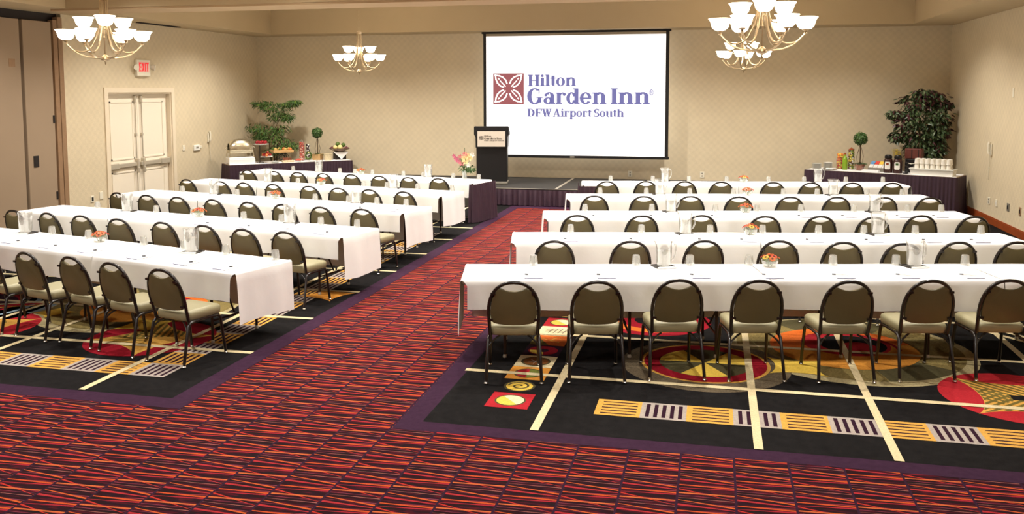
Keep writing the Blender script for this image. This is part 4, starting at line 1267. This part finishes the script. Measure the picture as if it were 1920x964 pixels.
# wooden tray on scroll iron stand with fruit
t = thing('fruit_stand', 'pale wooden tray on a black scrolled iron stand', 'stand', BL(1.37, .44), AL)
b = MB(); b.rbox(-.25, -.15, .22, .25, .15, .245, .008)
for y in (-.15, .14): b.rbox(-.25, y, .245, .25, y + .012, .285, .004)
for x in (-.25, .238): b.rbox(x, -.138, .245, x + .012, .14, .285, .004)
b.build('tray', M_WOODL, t, 0)
b = MB()
for y in (-.09, .09):
    b.tube([(.14 * math.cos(g * .45) * (1 - g * .03), y, .11 + .1 * math.sin(g * .45) * (1 - g * .03)) for g in range(22)], .007, 5)
    b.tube([(-.18, y, .005), (-.1, y, .1), (0, y, .215), (.1, y, .1), (.18, y, .005)], .007, 5)
b.build('scroll_legs', M_IRON, t)
for i in range(8):
    lx, ly = -.18 + .12 * (i % 4), -.06 + .12 * (i // 4)
    k = (0, 2, 0, 1, 2, 0, 1, 0)[i]
    fx, fy, fz = BL(1.37 + lx, .44 + ly, .246)
    fruit(fx, fy, fz, .044, (M_PEAR, M_PEACH, M_GRN)[k], ('pear', 'peach', 'avocado')[k], ('golden pear on the pale wooden tray', 'orange peach on the pale wooden tray', 'dark green fruit on the pale wooden tray')[k], ('pears on the wooden tray', 'peaches on the wooden tray', 'green fruit on the wooden tray')[k], 1.1)

def jar(loc, r, h, fill, label, lid=None, name='candy_jar', neck=1.0, nf=90, seed=1, cat='jar'):
    t = thing(name, label, cat, loc)
    b = MB(); b.lathe([(r * .9, 0), (r, .01), (r, h * .55), (r * neck, h * .92), (r * neck * .95, h)], 16, (0, 0, 0), True, False); b.build('glass_body', M_JAR, t)
    rr = random.Random(seed); b = MB()
    for i in range(nf):
        z = .02 + (h * .93) * i / nf; lim = (r if z < h * .6 else r * (neck * .5 + .5)) * .78
        a = i * 2.399; q = lim * (1 if i % 3 else .45); s = rr.uniform(.016, .022) * (r / .06) ** .5
        b.cur = rr.randrange(len(fill)); b.ball((q * math.cos(a), q * math.sin(a), z), s, 6, 4)
    b.build('filling', fill, t, 60, 'stuff')
    if lid:
        b = MB(); b.lathe([(r * neck * .9, h - .005), (r * neck * 1.02, h), (r * neck * 1.02, h + .02), (.02, h + .035), (.015, h + .055), (0, h + .06)], 14, (0, 0, 0), True, False); b.build('lid', lid, t)
    return t
jar(BL(1.88, .50), .062, .47, [M_CAND, M_CAND, mat('candy_white', (240, 180, 160), .4)], 'tall glass jar of red candy on the left buffet', M_JAR, seed=2, nf=150)
jar(BL(2.06, .58), .052, .40, [mat('candy_black', (36, 26, 30), .4), mat('candy_dark', (70, 30, 30), .4), M_WHITE], 'jar of black candy behind the green wreath', None, neck=.75, seed=3, nf=110)
t = thing('wreath', 'small green wreath leaning beside the tall red candy jar', 'wreath', BL(2.0, .36, .122), AL)
b = MB(); rr = random.Random(5)
for i in range(220):
    a = rr.uniform(0, 6.283); q = .070 + rr.uniform(-.02, .02); c = (q * math.cos(a), rr.uniform(-.025, .01), q * math.sin(a) * 1.15)
    d = Vector((rr.uniform(-1, 1), rr.uniform(-1, 1), rr.uniform(-1, 1))).normalized() * .024; e = Vector((rr.uniform(-1, 1), rr.uniform(-1, 1), rr.uniform(-1, 1))).normalized() * .01
    c = Vector(c); b.face([c - d, c + e, c + d, c - e])
b.build('foliage', M_LEAFL, t, 0, 'stuff')
b = MB(); b.tube([(.07 * math.cos(i * PI / 12), .004, .08 * math.sin(i * PI / 12)) for i in range(25)], .012, 6, False); b.build('ring', M_STEM, t)
b = MB(); b.ball((0, -.02, .085), .02, 8, 6); b.build('bauble', M_MELON, t)

def topiary(loc, ball_r, ball_z, label, pot):
    t = thing('topiary', label, 'topiary', loc)
    rr = random.Random(9)
    b = MB(); b.tube([(0, 0, .10), (.006, 0, .3), (0, 0, ball_z)], .012, 7); b.tube([(.05, 0, .17), (.07, .01, .3), (.01, 0, ball_z - ball_r)], .005, 5); b.tube([(-.05, 0, .17), (-.07, .01, .28), (-.01, 0, ball_z - ball_r)], .005, 5)
    b.build('stem', M_STEM, t)
    b = MB(); b.ball((0, 0, ball_z), ball_r * .82, 14, 10)
    for i in range(520):
        z = rr.uniform(-1, 1); a = rr.uniform(0, 6.283); s = math.sqrt(1 - z * z); n = Vector((s * math.cos(a), s * math.sin(a), z)); c = Vector((0, 0, ball_z)) + n * ball_r * rr.uniform(.82, 1.02)
        d = (n.cross(Vector((rr.uniform(-1, 1), rr.uniform(-1, 1), rr.uniform(-1, 1)))).normalized() + n * .5) * .024; e = d.cross(n).normalized() * .012
        b.face([c - d, c + e, c + d, c - e])
    b.build('leaf_ball', M_LEAF, t, 0, 'stuff')
    b = MB()
    for i in range(160):
        a = rr.uniform(0, 6.283); q = rr.uniform(0, .15); c = Vector((q * math.cos(a), q * math.sin(a), .165 - q * .25)); d = Vector((math.cos(a), math.sin(a), rr.uniform(-.4, .8))) * .03; e = Vector((-math.sin(a), math.cos(a), .2)) * .012
        b.face([c - d, c + e, c + d, c - e])
    b.build('moss_collar', M_LEAF, t, 0, 'stuff')
    b = MB()
    if pot == 'square': b.loft([[(-.09, -.09, 0), (.09, -.09, 0), (.09, .09, 0), (-.09, .09, 0)], [(-.115, -.115, .15), (.115, -.115, .15), (.115, .115, .15), (-.115, .115, .15)]], True, True); b.build('pot', M_POT, t, 0)
    else:
        b.lathe([(.06, 0), (.085, .02), (.11, .10), (.115, .16)], 16, (0, 0, 0), True, False); b.build('pot', M_JAR, t)
        b = MB(); b.lathe([(.055, .01), (.08, .03), (.10, .10), (.10, .13)], 14); b.build('filling', mat('potpourri', (168, 84, 40), .8, 0, .4, 40), t)
    return t
topiary(BL(2.26, .44), .135, .68, 'ball topiary in a square tan pot on the left buffet', 'square')
t = thing('basket', 'pale wicker basket at the foot of the left topiary', 'basket', BL(2.46, .24), AL)
b = MB(); b.lathe([(.085, 0), (.09, .01), (.10, .15), (.104, .155), (.094, .15), (.085, .015), (0, .012)], 22, (0, 0, 0), True, False, .03, 1); b.build('weave', M_BASK, t, 20)
b = MB(); b.tube([(.102 * math.cos(i * PI / 12), .102 * math.sin(i * PI / 12), .155) for i in range(25)], .007, 6, False); b.build('rim', M_BASK, t)
t = thing('stick_basket', 'low basket of reddish breadsticks on the left buffet', 'basket', BL(1.42, .13), AL)
b = MB(); b.rbox(-.14, -.07, 0, .14, .07, .05, .01); b.build('basket_base', M_BASK, t, 0)
b = MB(); rr = random.Random(8)
for i in range(26):
    x = rr.uniform(-.11, .11); y = rr.uniform(-.05, .05); b.tube([(x, y, .04), (x + rr.uniform(-.04, .04), y + rr.uniform(-.03, .03), .11)], .006, 5)
b.build('sticks', mat('breadstick', (150, 84, 60), .7, 0, .2), t)
t = thing('candy_dish', 'low dish of red candy in front of the tall jar', 'dish', BL(1.73, .30), 0)
b = MB(); b.lathe([(.05, 0), (.09, .02), (.095, .024), (.0, .012)], 16, (0, 0, 0), True, False); b.build('dish', M_WHITE, t)
b = MB()
for i in range(40): a = i * 2.4; q = .07 * math.sqrt(i / 40); b.ball((q * math.cos(a), q * math.sin(a), .03 + .03 * (1 - q / .07)), .014, 6, 4)
b.build('candies', M_CAND, t, 60, 'stuff')
# fruit bowl on a napkin draped stand
t = thing('bowl_stand', 'stand draped with a pointed white napkin at the buffet end', 'stand', BL(2.80, .34), AL)
b = MB(); b.rbox(-.14, -.10, 0, .14, .10, .19, .01); b.build('box', M_IRON, t, 0)
b = MB(); b.loft([[(-.19, -.12, .198), (.19, -.12, .198), (.19, .12, .198), (-.19, .12, .198)], [(-.19, -.12, .192), (.19, -.12, .192), (.19, .12, .192), (-.19, .12, .192)]], True, True)
b.face([(-.19, -.121, .195), (0, -.150, .01), (.19, -.121, .195)]); b.face([(-.19, -.119, .19), (0, -.147, .01), (.19, -.119, .19)]); b.build('napkin', M_CLOTH, t, 0)
t = thing('fruit_bowl', 'shallow glass fruit bowl on the napkin-draped stand', 'bowl', BL(2.80, .34, .2), 0)
b = MB(); b.lathe([(.09, 0), (.18, .03), (.26, .075), (.265, .08), (.25, .076), (.17, .036), (0, .01)], 24, (0, 0, 0), True, False); b.build('bowl', mat('smoked_glass', (120, 90, 70), .2), t)
for x, y, z, r_, m, nm, lb in ((-.08, -.08, .05, .056, M_MELON, 'melon', 'pale melon at the left of the fruit bowl'), (.05, -.085, .045, .066, M_MELON, 'melon', 'larger pale melon at the centre of the fruit bowl'),
                           (-.06, .03, .12, .060, M_GRN, 'avocado', 'dark green fruit on top at the left of the fruit bowl'), (.09, .03, .11, .055, M_GRN, 'avocado', 'dark green fruit on top at the right of the fruit bowl')):
    q = BL(2.80, .34); fruit(q[0] + x, q[1] + y, BZ + .2 + z, r_, m, nm, lb, None)
for sx, lb in ((-1, 'bunch of dark red grapes at the left edge of the fruit bowl'), (1, 'bunch of brown grapes at the right edge of the fruit bowl')):
    b = MB()
    for i in range(22): a = i * 2.4; q = .055 * math.sqrt(i / 22); b.ball((q * math.cos(a), q * math.sin(a), .018 + .03 * (1 - q / .055)), .016, 6, 5)
    tag(b.build('grape_bunch', M_GRAPE, None, 60, None, (BL(2.80, .34)[0] + sx * .17, BL(2.80, .34)[1] - .02 + sx * .05, BZ + .2 + .07)), lb, 'grapes')
def plate_stack(x, y, n, r, label, z=BZ):
    t = thing('plate_stack', label, 'plates', (x, y, z))
    for i in range(n):
        b = MB(); zz = i * .013; b.lathe([(r * .6, zz), (r * .65, zz + .003), (r, zz + .012), (r * .98, zz + .0135), (r * .6, zz + .005), (0, zz + .005)], 20, (0, 0, 0), True, False); b.build('plate', M_WHITE, t)
    return t
plate_stack(*BL(1.11, .13)[:2], 3, .10, 'white plates in front of the wooden tray')
plate_stack(*BL(1.67, .12)[:2], 1, .09, 'single white plate before the breadstick basket')
t = thing('napkin', 'white napkin hanging over the left buffet edge under the candy jar', 'napkin', BL(1.94, .12), AL)
b = MB(); b.loft([[(-.16, -.10, .004), (.16, -.10, .004), (.14, .16, .004), (-.14, .16, .004)], [(-.16, -.10, .012), (.16, -.10, .012), (.14, .16, .010), (-.14, .16, .010)]], True, True); b.build('cloth_fold', M_CLOTH, t, 0)

# right buffet
plate_stack(*BR(.14, .30)[:2], 9, .105, 'front stack of white plates at the left end of the coffee buffet')
plate_stack(*BR(.31, .52)[:2], 10, .10, 'rear stack of white plates on the coffee buffet')
t = thing('serving_tray', 'silver serving tray before the fruit jars', 'tray', BR(.47, .19), AR)
b = MB(); b.lathe([(.12, 0), (.15, .012), (.155, .014), (.12, .006), (0, .006)], 26, (0, 0, 0), True, False); b.build('dish', M_CHROME, t)
b = MB(); b.rbox(-.08, -.05, .008, .08, .05, .03, .006); b.build('napkin_fold', M_CLOTH, t)
M_ORA = mat('candy_orange', (236, 130, 48), .35, 0, .2); M_YEL = mat('candy_yellow', (236, 196, 80), .35, 0, .2); M_RED2 = mat('candy_cherry', (200, 48, 40), .35, 0, .2); M_LIME = mat('candy_lime', (130, 160, 44), .35, 0, .2)
jar(BR(.59, .50), .08, .33, [M_ORA, M_YEL, M_RED2], 'curvy glass jar of orange candy on the coffee buffet', None, neck=.7, seed=4, nf=110)
jar(BR(.80, .56), .06, .42, [M_LIME, M_YEL, mat('candy_brown', (110, 50, 36), .4), M_WHITE], 'tall cylinder jar of mixed candy on the coffee buffet', M_WOOD, seed=6, nf=150)
t = thing('green_bottle', 'green bottle beside the tall candy jar', 'bottle', BR(.72, .40))
b = MB(); b.lathe([(.05, 0), (.055, .01), (.055, .20), (.04, .26), (.018, .29), (.018, .34)], 14); b.build('glass', mat('green_glass', (126, 160, 40), .2, 0, .1), t)
b = MB(); b.lathe([(.02, .33), (.02, .36), (0, .362)], 10, (0, 0, 0), True, False); b.build('stopper', M_WOOD, t)
topiary(BR(1.03, .42), .145, .68, 'ball topiary in a round glass bowl on the coffee buffet', 'round')
t = thing('tea_box', 'slanted display box of colourful tea packets on the coffee buffet', 'box', BR(1.44, .42), AR)
b = MB(); b.loft([[(-.2, -.13, 0), (.17, -.13, 0), (.17, .13, 0), (-.2, .13, 0)], [(-.2, -.13, .07), (.17, -.13, .07), (.17, .13, .20), (-.2, .13, .20)]], True, True); b.build('case', M_GREY, t, 0)
for i, c in enumerate(((96, 150, 200), (214, 70, 60), (232, 190, 70), (220, 226, 230))):
    for j in range(2):
        b = MB(); x0 = -.19 + .088 * i; yy = -.115 + .12 * j; s = .13 / .26
        z = lambda y: .07 + (y + .13) * s + .002
        b.loft([[(x0, yy, z(yy)), (x0 + .08, yy, z(yy)), (x0 + .08, yy + .11, z(yy + .11)), (x0, yy + .11, z(yy + .11))], [(x0, yy, z(yy) + .008), (x0 + .08, yy, z(yy) + .008), (x0 + .08, yy + .11, z(yy + .11) + .008), (x0, yy + .11, z(yy + .11) + .008)]], True, True)
        b.build('tea_packet', mat('packet_%d%d' % (i, j), c if j else (235, 232, 226), .5), t, 0)
t = thing('paper_stack', 'stack of white paper napkins in front of the tea box', 'napkins', BR(1.35, .14), AR)
b = MB(); b.rbox(-.17, -.07, 0, .17, .07, .045, .004); b.build('napkins', M_PAPER, t, 0)
M_THERM = mat('thermos_brown', (58, 28, 22), .35, 0, .1); M_THERMT = mat('thermos_top', (24, 20, 20), .4)
def thermos(x, y, label, c):
    t = thing('coffee_thermos', label, 'thermos', (x, y, BZ), AR + .1)
    b = MB(); b.lathe([(.085, 0), (.09, .01), (.09, .24), (.075, .285), (.06, .30)], 20); b.build('body', M_THERM, t)
    b = MB(); b.lathe([(.062, .30), (.075, .305), (.075, .345), (.05, .375), (0, .38)], 18, (0, 0, 0), True, False); b.box(-.015, -.12, .335, .015, -.05, .36); b.build('pump_lid', M_THERMT, t)
    b = MB(); b.tube([(0, .07, .31), (0, .12, .29), (0, .125, .20), (0, .09, .14)], .011, 6); b.build('handle', M_THERMT, t)
    b = MB()
    rg = []
    for z in (.08, .10, .21, .235):
        k = .5 if z in (.08, .235) else .62
        rg.append([(.0915 * math.sin(a * k), -.0915 * math.cos(a * k), z) for a in (-1, -.6, -.2, .2, .6, 1)])
    b.loft(rg, closed=False); l = b.build('label', M_WHITE, t)
    b = MB(); b.loft([[(.0925 * math.sin(a * .3), -.0925 * math.cos(a * .3), z) for a in (-1, 0, 1)] for z in (.165, .21)], closed=False); b.build('label_picture', c, l)
thermos(*BR(1.68, .20)[:2], 'left brown coffee thermos with white label', M_WOOD)
thermos(*BR(1.87, .20)[:2], 'right brown coffee thermos with green-marked white label', M_LEAF)
t = thing('condiment_rack', 'small dark condiment rack right of the thermoses', 'rack', BR(2.03, .20), AR)
b = MB(); b.rbox(-.045, -.045, 0, .045, .045, .02, .004); b.tube([(0, 0, .02), (0, 0, .26)], .008, 6); b.build('rack', M_IRON, t)
for k in range(3):
    b = MB(); b.lathe([(.03, .03 + k * .075), (.035, .04 + k * .075), (.035, .085 + k * .075), (.03, .09 + k * .075)], 10, (.02, -.02, 0)); b.build('cup', M_THERMT, t)
t = thing('coffee_urn', 'black coffee urn with pale handle under the brown case', 'coffee urn', BR(2.07, .55), AR)
b = MB(); b.rbox(-.13, -.095, 0, .13, .12, .29, .015); b.build('body', M_THERMT, t, 0)
b = MB(); b.tube([(-.08, -.06, .24), (-.06, -.10, .20), (0, -.125, .19), (.06, -.10, .20), (.09, -.06, .26)], .010, 6); b.build('handle', M_IVORY, t)
b = MB(); b.lathe([(.02, 0), (.022, .17), (0, .18)], 10, (.07, -.12, 0), True, False); b.build('spigot_cup', M_GREY, t)
t = thing('wooden_case', 'brown leather case lying on top of the black urn', 'case', BR(2.09, .56, .0), AR)
b = MB(); b.rbox(-.165, -.10, .292, .165, .10, .50, .012); b.build('case_body', mat('case_leather', (92, 44, 36), .4, 0, .1), t, 0)
b = MB(); b.box(-.03, -.104, .30, -.015, -.098, .49); b.box(.10, -.104, .30, .115, -.098, .49); b.build('strap', M_IRON, t, 0)
t = thing('yellow_flowers', 'yellow flowers in a small vase behind the thermoses', 'flowers', BR(1.73, .56), 0)
b = MB(); b.lathe([(.04, 0), (.05, .02), (.035, .20), (.045, .26)], 12, (0, 0, 0), True, False); b.build('vase', M_WHITE, t)
b = MB(); rr = random.Random(3)
for i in range(26):
    a = rr.uniform(0, 6.28); q = rr.uniform(0, .10); c = Vector((q * math.cos(a), q * math.sin(a), .40 + rr.uniform(-.06, .08)))
    for k in range(5):
        g = k * 1.257; d = Vector((math.cos(g), math.sin(g), .3)) * .026; e = Vector((-math.sin(g), math.cos(g), 0)) * .01; b.face([c, c + d * .6 + e, c + d, c + d * .6 - e])
    b.tube([(0, 0, .2), c], .002, 4)
b.build('blooms', mat('yellow_petal', (222, 196, 66), .6, 0, .15), t, 0, 'stuff')
# cup tray with rows of paper cups
t = thing('cup_tray', 'white rectangular tray carrying the paper cups', 'tray', BR(2.56, .19), AR)
b = MB(); b.loft([[(-.39, -.15, 0), (.39, -.15, 0), (.39, .15, 0), (-.39, .15, 0)], [(-.41, -.17, .13), (.41, -.17, .13), (.41, .17, .13), (-.41, .17, .13)]], True, False); b.box(-.385, -.145, .10, .385, .145, .115); b.build('tray_box', M_WHITE, t, 0)
b = MB()
for a in ((-.42, -.18, .42, -.165), (-.42, .165, .42, .18), (-.42, -.165, -.405, .165), (.405, -.165, .42, .165)): b.box(a[0], a[1], .115, a[2], a[3], .14)
b.build('rim', M_WHITE, t, 0)
M_CUP = mat('paper_cup', (240, 234, 222), .6, 0, .02); M_CUPP = mat('cup_print', (196, 160, 110), .6, 0, .2)
def make_cup():
    t = thing('paper_cup', 'x', 'cup')
    b = MB(); b.lathe([(.048, 0), (.047, .01), (.038, .105), (.034, .107), (0, .107)], 14, (0, 0, 0), True, False); b.build('cup_wall', M_CUP, t)
    b = MB()
    for k in range(5): b.loft([[((.0465 - z * .09) * math.cos(k * 1.257 + a), (.0465 - z * .09) * math.sin(k * 1.257 + a), z + .004 * math.sin(a * 30)) for a in (-.2, 0, .2)] for z in (.03, .045, .06, .075)], closed=False)
    b.build('printed_pattern', M_CUPP, t)
    return t
cup = Maker(make_cup)
ct, stt = math.cos(AR), math.sin(AR); cbx, cby, _ = BR(2.56, .19)
for lay_ in range(2):
    for i in range(7):
        for j in range(2):
            lx, ly = -.30 + .1 * i, -.06 + .12 * j
            pos = '%s cup from the left, %s row, %s layer on the white cup tray' % (ORD[i], ('front', 'back')[j], ('lower', 'upper')[lay_])
            cup((cbx + lx * ct - ly * stt, cby + lx * stt + ly * ct, BZ + .116 + lay_ * .108), 0.9 * i + j, 'white paper ' + pos, 'paper cups on the tray')

# ------------------------------------------------------------------ plants
def leafcloud(b, clusters, n, L, Wd, rnd, droop=.35, mats=1, pick=None):
    for (cx, cy, cz, rx, ry, rz_) in clusters:
        for i in range(n):
            while True:
                p = Vector((rnd.uniform(-1, 1), rnd.uniform(-1, 1), rnd.uniform(-1, 1)))
                if p.length <= 1: break
            c = Vector((cx + p.x * rx, cy + p.y * ry, cz + p.z * rz_))
            d = Vector((p.x + rnd.uniform(-.6, .6), p.y + rnd.uniform(-.6, .6), rnd.uniform(-.5, .3) - droop)).normalized()
            e = d.cross(Vector((rnd.uniform(-1, 1), rnd.uniform(-1, 1), 1.2))).normalized()
            nrm = e.cross(d)
            l = L * rnd.uniform(.7, 1.25); w = Wd * rnd.uniform(.8, 1.2)
            if pick: b.cur = pick(c, rnd)
            a0, a1, a2, a3 = c, c + d * l * .4 + e * w, c + d * l - nrm * l * .12, c + d * l * .4 - e * w
            md = c + d * l * .45 + nrm * w * .35
            b.add([a0, a1, a2, a3, md], [(0, 1, 4), (1, 2, 4), (2, 3, 4), (3, 0, 4)])
rnd = random.Random(17)
t = thing('ficus_tree', 'tall ficus tree with dark and burgundy leaves in the right corner', 'plant', (4.33, 20.58, 0))
b = MB(); b.lathe([(.15, 0), (.17, .02), (.21, .36), (.22, .38), (.19, .375), (0, .34)], 20, (0, 0, 0), True, False); b.build('pot', M_BASK, t)
b = MB()
for k in range(4):
    a = k * 1.7; b.tube([(.03 * math.cos(a), .03 * math.sin(a), .34), (.06 * math.cos(a + 1), .06 * math.sin(a + 1), 1.0), (.18 * math.cos(a + 1), .14 * math.sin(a + 1), 1.7), (.3 * math.cos(a + 1), .2 * math.sin(a + 1), 2.3)], [.022, .018, .012, .006], 6)
b.build('trunk', M_STEM, t)
b = MB()
leafcloud_n = 0
cl = [(0, 0, 1.30, .36, .28, .28), (.12, -.05, 1.12, .36, .26, .22), (-.12, 0, 1.62, .42, .30, .26), (.22, 0, 1.62, .40, .28, .28), (0, 0, 1.95, .46, .34, .28), (-.30, -.05, 1.85, .26, .26, .24), (.36, 0, 1.95, .26, .24, .24), (-.08, 0, 2.25, .40, .28, .2), (.22, 0, 2.32, .34, .24, .18), (-.52, -.05, 2.0, .16, .16, .08), (.44, -.05, 2.2, .14, .14, .06), (-.45, 0, 1.5, .18, .18, .10), (.05, 0, 2.44, .24, .2, .1), (.38, -.02, 1.62, .16, .2, .2), (.36, 0, 1.28, .16, .18, .18)]
leafcloud(b, cl, 190, .12, .030, rnd, .45, 3, lambda c, q: 1 if (q.random() < (.45 if (c.z > 2.12 or c.x < -.36 or c.x > .45) else .1)) else (2 if q.random() < .18 else 0))
b.build('foliage', [M_LEAFD, M_LEAFB, mat('leaf_sage', (104, 116, 84), .4, 0, .25, 18)], t, 0, 'stuff')
rnd = random.Random(23)
t = thing('bamboo_plant', 'tall green leafy plant behind the left buffet corner', 'plant', (-10.95, 20.66, 0))
b = MB(); b.lathe([(.14, 0), (.16, .02), (.2, .34), (.21, .36), (.18, .355), (0, .32)], 20, (0, 0, 0), True, False); b.build('pot', M_BASK, t)
b = MB()
for k, (dx, dz) in enumerate(((0, 2.15), (.1, 1.6), (-.15, 1.35))):
    b.tube([(dx * .3, 0, .32), (dx * .8, 0, 1.0), (dx + .02, -.02, dz)], [.02, .016, .008], 6)
for (x, z) in ((-.5, 1.55), (.48, 2.1), (.35, 1.95), (-.4, 2.2), (.42, 1.2)): b.tube([(0, 0, z - .45), (x * .5, -.02, z - .15), (x, -.02, z)], .006, 5)
b.build('stem', M_STEM, t)
b = MB()
cl = [(-.08, 0, 2.12, .30, .28, .16), (.16, -.02, 2.06, .32, .28, .16), (-.34, -.02, 2.20, .20, .2, .10), (.10, 0, 1.88, .22, .22, .14), (.46, -.05, 2.18, .22, .18, .07), (.64, -.05, 2.25, .14, .14, .05), (.40, -.02, 1.86, .14, .16, .12),
      (-.45, -.05, 1.58, .26, .24, .14), (-.15, -.05, 1.52, .30, .26, .14), (.18, -.05, 1.55, .26, .26, .14), (0, -.05, 1.32, .30, .28, .14), (-.35, -.05, 1.38, .2, .2, .1), (.28, -.05, 1.2, .26, .26, .16), (.5, -.05, 1.12, .2, .2, .1), (.1, -.05, 1.02, .26, .24, .12)]
leafcloud(b, cl, 150, .12, .014, rnd, .35, 2, lambda c, q: 1 if q.random() < .35 else 0)
b.build('foliage', [M_LEAF, M_LEAFL], t, 0, 'stuff')

# vase of lilies on the rear left table
vx, vy, _ = P('L5', .55, .10)
t = thing('flower_vase', 'tall glass vase of pink and cream lilies near the lectern', 'vase', (vx, vy, ZT_))
b = MB(); b.lathe([(.04, 0), (.045, .01), (.048, .15), (.052, .17)], 14, (0, 0, 0), True, False); b.build('glass', M_BOWLG, t)
rr = random.Random(12); b = MB()
for i in range(10): 
    a = rr.uniform(0, 6.28); b.tube([(.015 * math.cos(a), .015 * math.sin(a), .02), (.03 * math.cos(a), .03 * math.sin(a), .2), (.12 * math.cos(a), .10 * math.sin(a), .42)], .004, 5)
b.tube([(0, 0, .1), (.0, 0, .62)], .006, 5)
leafcloud(b, [(0, 0, .22, .10, .09, .08), (.12, 0, .20, .08, .06, .05)], 60, .08, .016, rr, .1)
b.build('stems', M_LEAF, t, 0)
LP = [mat('lily_pink', (214, 120, 128), .6, 0, .15), mat('lily_cream', (240, 208, 150), .6, 0, .1), mat('orchid_rose', (190, 90, 120), .6, 0, .15), M_WHITE]
for i, (x, y, z, m, s) in enumerate(((-.17, 0, .40, 2, .06), (-.22, .02, .45, 2, .05), (-.12, -.02, .36, 2, .06), (-.05, -.04, .32, 0, .07), (0, -.05, .40, 1, .08), (.04, -.05, .36, 1, .08), (.06, -.03, .46, 1, .08), (.02, -.04, .50, 0, .06), (.12, -.02, .42, 1, .07), (.16, 0, .48, 3, .06), (.08, -.03, .28, 3, .06), (-.08, 0, .44, 0, .06))):
    b = MB(); c = Vector((x, y, z)); ph = rr.uniform(0, 1)
    for k in range(6):
        g = ph + k * PI / 3; d = Vector((math.cos(g), -.4, math.sin(g))) * s; e = Vector((-math.sin(g), 0, math.cos(g))) * s * .28; b.face([c, c + d * .55 + e, c + d, c + d * .55 - e])
    b.build('bloom', LP[m], t, 0)
